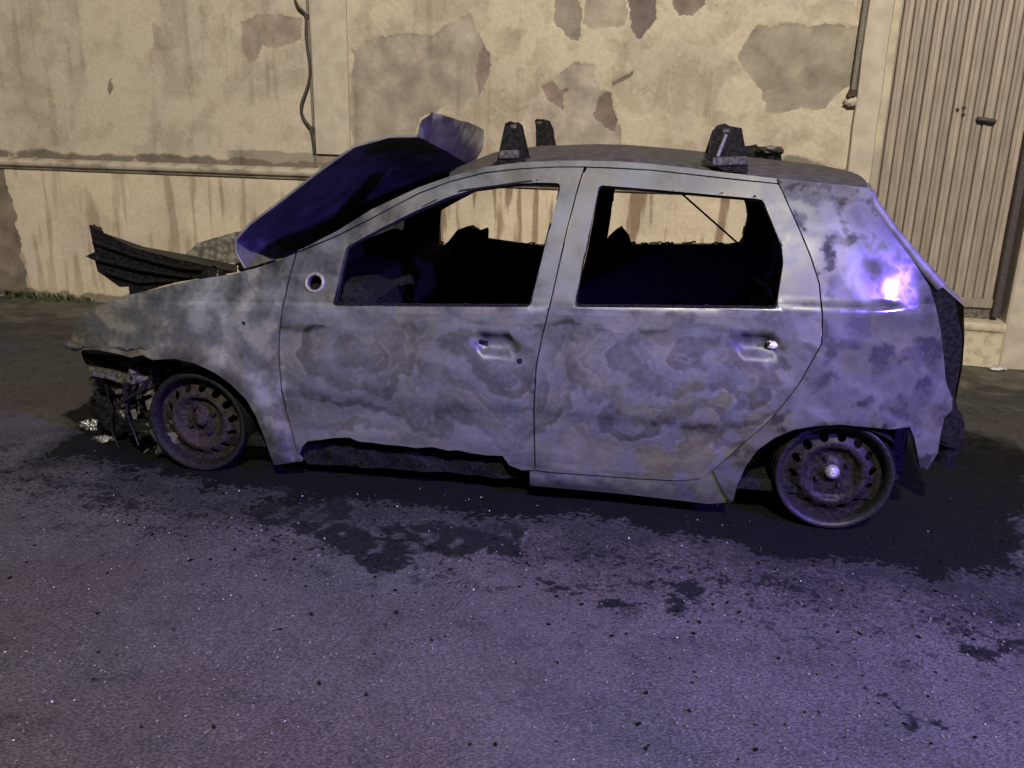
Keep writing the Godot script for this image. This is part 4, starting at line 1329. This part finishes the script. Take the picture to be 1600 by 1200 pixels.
func make_shutter() -> void:
	var root := base("metal_shutter", WALL_AT, WALL_TURN)
	tag(root, "brown metal shutter of narrow upright slats set in the wall", "shutter")
	var W := 0.0575
	var Bs := []
	for kind in 3:
		var B := Buf.new()
		var P := []
		for row in 13:
			var y := lerpf(0.405, 3.3, row / 12.0)
			var r := []
			for q in [Vector2(0.0015, -0.016), Vector2(0.003, -0.004), Vector2(0.008, 0.002), Vector2(0.018, 0.003), Vector2(0.026, -0.001), Vector2(0.030, -0.006), Vector2(0.034, -0.004), Vector2(0.044, -0.002), Vector2(0.053, -0.003), Vector2(0.0555, -0.006), Vector2(0.057, -0.016)]:
				r.append(Vector3(q.x, y, q.y + 0.0012 * sin(row * 1.3 + kind * 2.0)))
			P.append(r)
		P.reverse()
		B.grid(P)
		Bs.append(B.mesh())
	for k in 14:
		var o := obj("slat", Bs[k % 3], M.shutter[(k * 7 + 1) % 3], root)
		o.position = Vector3(5.765 + k * W, 0, -0.065 + 0.0015 * (k % 3))
		o.rotation.y = [0.02, -0.015, 0.01][k % 3]
	var B := Buf.new()
	B.box(Vector3(6.17, 0.375, -0.07), Vector3(0.81, 0.058, 0.03), 0.006)
	obj("bottom_rail", B.mesh(), M.shutter[1], root)
	B = Buf.new()
	B.box(Vector3(6.17, 0.31, -0.09), Vector3(0.83, 0.072, 0.03), 0.004)
	B.box(Vector3(6.17, 1.9, -0.10), Vector3(0.83, 3.2, 0.02), 0.0)
	obj("back_sheet", B.mesh(), M.grime, root)
	B = Buf.new()
	B.box(Vector3(6.592, 1.85, -0.045), Vector3(0.042, 3.1, 0.05), 0.004)
	obj("guide_post", B.mesh(), M.post, root)
	B = Buf.new()
	var at := Vector3(6.353, 1.446, -0.052)
	B.tube([at + Vector3(-0.045, 0.008, 0.0), at + Vector3(-0.036, 0.006, 0.016), at + Vector3(0.036, -0.004, 0.018), at + Vector3(0.046, -0.006, 0.0)], 0.0125, -1.0, 8)
	obj("pull_handle", B.mesh(), M.post, root)
	B = Buf.new()
	for q in [Vector3(6.192, 1.500, -0.060), Vector3(6.228, 1.474, -0.060), Vector3(6.226, 1.512, -0.060)]:
		B.lathe([Vector2(0.0, 0.003), Vector2(0.011, 0.002), Vector2(0.012, -0.006)], Transform3D(Basis.IDENTITY, q), 12)
	obj("keyhole_plate", B.mesh(), M.rust, root)
	# threshold under the shutter
	var st := base("doorstep", WALL_AT, WALL_TURN)
	tag(st, "pale rendered doorstep with a chipped edge under the brown shutter", "doorstep")
	B = Buf.new()
	var P := []
	for q in [Vector2(-0.02, 0.028), Vector2(0.19, 0.022), Vector2(0.222, 0.030), Vector2(0.228, 0.046), Vector2(0.262, 0.046), Vector2(0.275, 0.034), Vector2(0.278, -0.12)]:
		var row := []
		for k in 41:
			var s := lerpf(5.755, 6.64, k / 40.0)
			row.append(Vector3(s, q.x + 0.006 * lowfreq.get_noise_2d(s * 150.0, q.y * 400.0), q.y + 0.008 * lowfreq.get_noise_2d(s * 130.0 + 9.0, q.x * 120.0)))
		P.append(row)
	P.reverse()
	B.grid(P)
	obj("step_block", B.mesh(), M.step, st)

func strew(called: String, mesh: Mesh, m: Material, n: int, pick: Callable, s0: float, s1: float, label: String, category: String) -> void:
	var mm := MultiMesh.new()
	mm.transform_format = MultiMesh.TRANSFORM_3D
	mm.mesh = mesh
	mm.instance_count = n
	for i in n:
		var p: Vector2 = pick.call(i)
		var s := s0 + (s1 - s0) * pow(rng.randf(), 2.5)
		var b := Basis.from_euler(Vector3(rng.randf_range(-0.6, 0.6), rng.randf() * TAU, rng.randf_range(-0.6, 0.6))).scaled(Vector3.ONE * s)
		mm.set_instance_transform(i, Transform3D(b, Vector3(p.x, s * 0.22, p.y)))
	var o := MultiMeshInstance3D.new()
	o.name = called
	o.multimesh = mm
	o.material_override = m
	add_child(o, true)
	tag(o, label, category, "", "stuff")

func make_debris() -> void:
	# bright aluminium that ran out of the engine, and charred pieces by the wheel
	var q := [[Vector3(-1.835, 0.045, -3.93), Vector3(0.11, 0.13, 0.07), 201, "pale lump of melted aluminium standing by the bare front rim", "aluminium"], [Vector3(-1.93, 0.016, -3.78), Vector3(0.09, 0.04, 0.05), 202, "flat drop of melted aluminium lying ahead of the front rim", "aluminium"], [Vector3(-1.80, 0.012, -3.62), Vector3(0.07, 0.03, 0.045), 203, "small bead of melted aluminium on the sooty road", "aluminium"]]
	for e in q:
		var o := obj("melted_metal", lump(e[1], e[2], 0.55, 12), M.melt, self)
		o.position = e[0]
		tag(o, e[3], e[4], "melted metal by the front wheel")
	var k := 0
	for e in [[Vector3(-1.75, 0.05, -3.86), Vector3(0.26, 0.12, 0.16)], [Vector3(-1.86, 0.04, -4.10), Vector3(0.26, 0.10, 0.20)], [Vector3(-1.62, 0.03, -3.70), Vector3(0.22, 0.07, 0.12)]]:
		var o := obj("charred_debris", lump(e[1], 210 + k, 0.38, 14), M.char, self)
		o.position = e[0]
		tag(o, ["black heap of charred debris against the front rim", "wide charred heap lying under the torn nose", "low charred crust between rim and melted bead"][k], "debris", "charred debris under the nose")
		k += 1
	var o2 := obj("litter_scrap", lump(Vector3(0.10, 0.02, 0.05), 230, 0.4, 8), M.litter, self)
	o2.position = Vector3(2.93, 0.012, -5.12)
	tag(o2, "small white scrap of litter by the doorstep", "litter")
	# glass crumbs
	var chip := Buf.new()
	chip.box(Vector3.ZERO, Vector3(1.0, 0.55, 0.8), 0.22)
	var anywhere := func(i: int) -> Vector2:
		if i % 3 == 0: return Vector2(rng.randfn(-1.3, 0.55), rng.randfn(-1.95, 0.35))
		if i % 3 == 1: return Vector2(rng.randf_range(-2.4, 2.2), rng.randf_range(-3.6, -1.6))
		return Vector2(rng.randfn(-0.6, 0.8), rng.randfn(-2.9, 0.25))
	strew("glass_crumbs", chip.mesh(), M.crumb, 280, anywhere, 0.0018, 0.006, "bright crumbs of shattered glass scattered over the road", "glass")
	var flake := Buf.new()
	flake.box(Vector3.ZERO, Vector3(1.0, 0.35, 0.7), 0.15)
	var near_car := func(i: int) -> Vector2:
		if i % 5 == 0: return Vector2(rng.randf_range(-2.3, 2.0), rng.randf_range(-3.3, -1.7))
		if i % 5 < 3:
			var g := rng.randf()
			return Vector2(lerpf(-2.0, 1.9, g) + rng.randfn(0, 0.05), lerpf(-3.55, -2.85, g) + absf(rng.randfn(0.0, 0.16)))
		var t := rng.randf()
		return Vector2(lerpf(-1.6, 1.8, t) + rng.randfn(0, 0.1), lerpf(-2.95, -2.15, t) + rng.randfn(0.0, 0.22))
	strew("char_flakes", rough_up(flake, 0.25, 2.0, 3).mesh(), M.soot_bits, 1300, near_car, 0.003, 0.014, "black flakes of burnt plastic strewn along the car", "ash")
	var grit := func(i: int) -> Vector2:
		var p := Vector2.ZERO
		for tries in 6:
			p = Vector2(rng.randf_range(-2.0, 2.0), rng.randf_range(-2.9, -1.5))
			if not Geometry2D.is_point_in_polygon(p - Vector2(0, 0.12), G3) and not Geometry2D.is_point_in_polygon(p, G1): break
		return p
	strew("road_grit", chip.mesh(), M.grit, 2600, grit, 0.002, 0.008, "loose grey grit lying on the asphalt", "grit")
	# weeds in the corner of plinth and road
	var W := Buf.new()
	for i in 420:
		var s := -0.35 + 0.75 * pow(rng.randf(), 1.5) if i < 300 else rng.randf_range(0.2, 6.4)
		var p := Vector3(s, 0.0, 0.02 + 0.10 * rng.randf() * rng.randf())
		var hgt := rng.randf_range(0.01, 0.055) * (1.0 if i < 300 else 0.5)
		var d := Vector3(rng.randf_range(-1, 1), 0, rng.randf_range(-0.2, 1)) * hgt * 0.7
		var a := Vector3(rng.randf_range(-1, 1), 0, rng.randf_range(-1, 1)).normalized() * 0.004
		W.flat([p - a, p + a, p + d * 0.4 + Vector3(0, hgt * 0.8, 0) + a * 0.8, p + d + Vector3(0, hgt, 0)])
	var wd := obj("weeds", W.mesh(), M.weed, self)
	wd.position = WALL_AT
	wd.rotation.y = WALL_TURN
	tag(wd, "short dusty weeds growing along the foot of the wall", "weeds", "", "stuff")

func make_ground() -> void:
	var B := Buf.new()
	var P := []
	var T := []
	var gn := noise(71, 0.8, 4)
	for j in 125:
		var row := []
		var tr := []
		for i in 153:
			var x := GX0 + GX * i / 152.0
			var z := GZ0 + GZ * j / 124.0
			var edge := minf(minf(i, 152 - i), minf(j, 124 - j))
			row.append(Vector3(x, 0.006 * gn.get_noise_2d(x * 3.0, z * 3.0) * minf(edge / 6.0, 1.0) - 0.001, z))
			tr.append(Vector2(float(i) / 152.0, float(j) / 124.0))
		P.append(row)
		T.append(tr)
	B.grid(P, T)
	tag(obj("road", B.mesh(), M.road, self), "sooty grey asphalt road littered with glass crumbs", "road", "", "structure")
	B = Buf.new()
	B.box(Vector3(0, -0.055, 0), Vector3(120, 0.09, 120))
	tag(obj("ground", B.mesh(), M.asphalt, self), "plain worn asphalt round the scene", "ground", "", "structure")

const LAMP_COLOR := Color(1.0, 0.965, 0.91)
const LAMP_ENERGY := 123.0
const BEACON_COLOR := Color(0.49, 0.37, 1.0)
const BEACON_ENERGY := 165.0
const BEACON_AIM := Vector3(1.05, 0.0, -2.0)

func make_materials() -> void:
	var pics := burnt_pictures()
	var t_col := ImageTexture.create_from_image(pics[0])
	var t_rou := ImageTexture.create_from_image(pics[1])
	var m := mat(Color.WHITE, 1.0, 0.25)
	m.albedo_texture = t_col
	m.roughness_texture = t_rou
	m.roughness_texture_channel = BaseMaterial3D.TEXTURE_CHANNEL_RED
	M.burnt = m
	M.burnt_sill = grain(mat(Color.WHITE, 0.75, 0.1), 301, 0.02, 2.0, lin(0.015, 0.014, 0.014), lin(0.09, 0.085, 0.08), 0.0, 0.35, 0.8)
	M.burnt_plain = grain(mat(Color.WHITE, 0.5, 0.25), 302, 0.012, 1.5, lin(0.09, 0.09, 0.095), lin(0.19, 0.19, 0.195))
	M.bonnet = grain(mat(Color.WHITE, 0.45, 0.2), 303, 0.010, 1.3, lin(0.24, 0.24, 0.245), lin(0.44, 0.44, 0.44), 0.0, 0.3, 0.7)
	M.bonnet_lip = M.bonnet  # paler copy for the lip: beacon light on the bonnet tip put into colour
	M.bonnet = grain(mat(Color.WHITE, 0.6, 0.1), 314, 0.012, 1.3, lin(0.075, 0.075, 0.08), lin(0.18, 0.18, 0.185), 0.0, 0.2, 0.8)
	M.roof = grain(mat(Color.WHITE, 0.7, 0.15), 304, 0.02, 1.6, lin(0.030, 0.028, 0.025), lin(0.078, 0.073, 0.066))
	M.char = grain(mat(Color.WHITE, 0.8), 305, 0.03, 3.0, lin(0.005, 0.005, 0.0055), lin(0.016, 0.015, 0.0155), 0.03)
	M.char.metallic_specular = 0.12
	M.char_gloss = grain(mat(Color.WHITE, 0.38), 306, 0.03, 3.0, lin(0.004, 0.004, 0.004), lin(0.016, 0.015, 0.014), 0.05)
	M.char_gloss.metallic_specular = 0.3
	M.scorched = grain(mat(Color.WHITE, 0.7), 307, 0.03, 3.0, lin(0.02, 0.019, 0.018), lin(0.09, 0.08, 0.07), 0.06)
	M.scorched_pale = grain(mat(Color.WHITE, 0.8), 317, 0.02, 2.0, lin(0.06, 0.055, 0.042), lin(0.20, 0.185, 0.15), 0.05)
	M.soot_glass = grain(mat(Color.WHITE, 0.55), 308, 0.02, 2.0, lin(0.004, 0.004, 0.005), lin(0.014, 0.014, 0.014))
	M.soot_glass.metallic_specular = 0.2
	M.rim = grain(mat(Color.WHITE, 0.45, 0.2), 309, 0.03, 3.0, lin(0.007, 0.0065, 0.007), lin(0.024, 0.022, 0.022))
	M.rim_disc = grain(mat(Color.WHITE, 0.55, 0.3), 310, 0.03, 3.0, lin(0.008, 0.007, 0.007), lin(0.028, 0.024, 0.023))
	M.rim_sooty = grain(mat(Color.WHITE, 0.6), 315, 0.03, 3.0, lin(0.006, 0.006, 0.006), lin(0.018, 0.016, 0.016))
	M.disc_sooty = grain(mat(Color.WHITE, 0.75), 316, 0.03, 3.0, lin(0.012, 0.010, 0.009), lin(0.035, 0.028, 0.025))
	M.rim_sooty.metallic_specular = 0.2
	M.disc_sooty.metallic_specular = 0.2
	M.rim.metallic_specular = 0.35
	M.rim_disc.metallic_specular = 0.3
	M.ash_metal = grain(mat(Color.WHITE, 0.5, 0.4), 311, 0.05, 4.0, lin(0.13, 0.13, 0.13), lin(0.32, 0.31, 0.30))
	M.pale_metal = mat(lin(0.5, 0.49, 0.5), 0.35, 0.2)
	M.rust = grain(mat(Color.WHITE, 0.85), 312, 0.04, 4.0, lin(0.04, 0.025, 0.018), lin(0.10, 0.06, 0.04), 0.1)
	M.melt = grain(mat(Color.WHITE, 0.3, 0.8), 313, 0.06, 6.0, lin(0.10, 0.10, 0.10), lin(0.6, 0.6, 0.58), 0.1, 0.35, 0.7)
	M.steel = mat(lin(0.2, 0.2, 0.2), 0.5, 0.5)
	M.van_paint = mat(lin(0.25, 0.02, 0.015), 0.3)
	M.van_glass = mat(lin(0.01, 0.01, 0.012), 0.1)
	m = mat(LAMP_COLOR, 0.5)
	m.emission_enabled = true
	m.emission = LAMP_COLOR
	m.emission_energy_multiplier = 30.0
	M.lamp_glow = m
	m = mat(Color(0.1, 0.1, 0.9), 0.3)
	m.emission_enabled = true
	m.emission = BEACON_COLOR
	m.emission_energy_multiplier = 40.0
	M.beacon_glow = m
	# wall
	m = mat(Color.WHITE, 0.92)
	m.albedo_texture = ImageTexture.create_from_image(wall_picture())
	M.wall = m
	M.plaster = grain(mat(Color.WHITE, 0.92), 320, 0.01, 0.6, lin(0.36, 0.31, 0.24), lin(0.54, 0.46, 0.33))
	M.plaster_ledge = grain(mat(Color.WHITE, 0.9), 321, 0.012, 0.9, lin(0.27, 0.225, 0.17), lin(0.50, 0.43, 0.33), 0.02, 0.25, 0.6)
	M.pilaster = grain(mat(Color.WHITE, 0.92), 322, 0.014, 1.0, lin(0.43, 0.37, 0.288), lin(0.53, 0.46, 0.36), 0.05, 0.2, 0.8)
	M.step = grain(mat(Color.WHITE, 0.9), 323, 0.02, 1.4, lin(0.40, 0.34, 0.24), lin(0.56, 0.48, 0.345), 0.05, 0.2, 0.55)
	M.cable = mat(lin(0.05, 0.042, 0.035), 0.7)
	M.conduit = grain(mat(Color.WHITE, 0.7), 324, 0.04, 3.0, lin(0.12, 0.10, 0.08), lin(0.24, 0.21, 0.17))
	M.shutter = []
	for k in 3:
		var f: float = [1.0, 0.9, 1.08][k]
		var sm := grain(mat(Color.WHITE, 0.55, 0.1), 330 + k, 0.02, 1.5, lin(0.27 * f, 0.22 * f, 0.17 * f), lin(0.36 * f, 0.30 * f, 0.235 * f))
		sm.uv1_scale = Vector3(2.5, 0.35, 2.5)
		M.shutter.append(sm)
	M.grime = grain(mat(Color.WHITE, 0.9), 334, 0.03, 2.0, lin(0.07, 0.06, 0.05), lin(0.18, 0.15, 0.12))
	M.post = grain(mat(Color.WHITE, 0.6, 0.1), 335, 0.03, 3.0, lin(0.045, 0.035, 0.035), lin(0.08, 0.062, 0.06))
	M.litter = mat(lin(0.6, 0.58, 0.54), 0.7)
	m = mat(lin(0.75, 0.76, 0.78), 0.12, 0.3)
	M.crumb = m
	M.grit = grain(mat(Color.WHITE, 0.8), 336, 0.05, 3.0, lin(0.06, 0.056, 0.05), lin(0.20, 0.18, 0.16))
	M.soot_bits = mat(lin(0.006, 0.006, 0.0065), 0.8)
	M.soot_bits.metallic_specular = 0.1
	M.weed = mat(lin(0.06, 0.075, 0.03), 0.8)
	pics = ground_picture()
	m = mat(Color.WHITE, 1.0)
	m.albedo_texture = ImageTexture.create_from_image(pics[0])
	m.roughness_texture = ImageTexture.create_from_image(pics[1])
	m.roughness_texture_channel = BaseMaterial3D.TEXTURE_CHANNEL_RED
	m.metallic_specular = 0.16
	var bump := noise_tex(341, 0.42, 2048, Color.BLACK, Color.WHITE, 3, 0.15, 0.85)
	m.heightmap_enabled = true
	m.heightmap_texture = bump
	m.heightmap_scale = 0.35
	m.detail_enabled = true
	m.detail_blend_mode = BaseMaterial3D.BLEND_MODE_MUL
	m.detail_albedo = noise_tex(343, 0.28, 2048, lin(0.45, 0.45, 0.45), Color.WHITE, 3, 0.25, 0.7)
	M.road = m
	M.asphalt = grain(mat(Color.WHITE, 0.85), 342, 0.02, 0.4, lin(0.046, 0.044, 0.043), lin(0.072, 0.068, 0.066))

func _ready() -> void:
	rng.seed = 4711
	LUT.resize(4096)
	for i in 4096: LUT[i] = srgb8(i / 4095.0)
	lowfreq = noise(5, 0.02, 3)
	# camera
	var cam := Camera3D.new()
	cam.name = "camera"
	cam.fov = 47.253
	cam.near = 0.05
	cam.far = 400.0
	add_child(cam)
	var pit := deg_to_rad(17.22514)
	var rol := deg_to_rad(1.31205)
	var up := Vector3(0, cos(pit), -sin(pit))
	var r2 := Vector3.RIGHT * cos(rol) + up * sin(rol)
	var u2 := -Vector3.RIGHT * sin(rol) + up * cos(rol)
	cam.transform = Transform3D(Basis(r2, u2, Vector3(0, sin(pit), cos(pit))), Vector3(0, 1.43319, 0))
	cam.current = true
	# night sky over a town
	var we := WorldEnvironment.new()
	we.name = "world_environment"
	var env := Environment.new()
	env.background_mode = Environment.BG_SKY
	var sky := Sky.new()
	var sm := ProceduralSkyMaterial.new()
	sm.sky_top_color = lin(0.020, 0.019, 0.024)
	sm.sky_horizon_color = lin(0.055, 0.048, 0.050)
	sm.ground_bottom_color = lin(0.02, 0.018, 0.018)
	sm.ground_horizon_color = lin(0.05, 0.045, 0.045)
	sm.sun_angle_max = 0.0
	sky.sky_material = sm
	env.sky = sky
	env.tonemap_mode = Environment.TONE_MAPPER_LINEAR
	env.tonemap_exposure = 1.0
	env.sdfgi_enabled = true
	env.ssao_enabled = true
	env.ssil_enabled = true
	we.environment = env
	add_child(we)
	make_materials()
	make_street_lamp()
	make_emergency_van()
	make_ground()
	make_wall()
	make_shutter()
	make_car()
	make_debris()
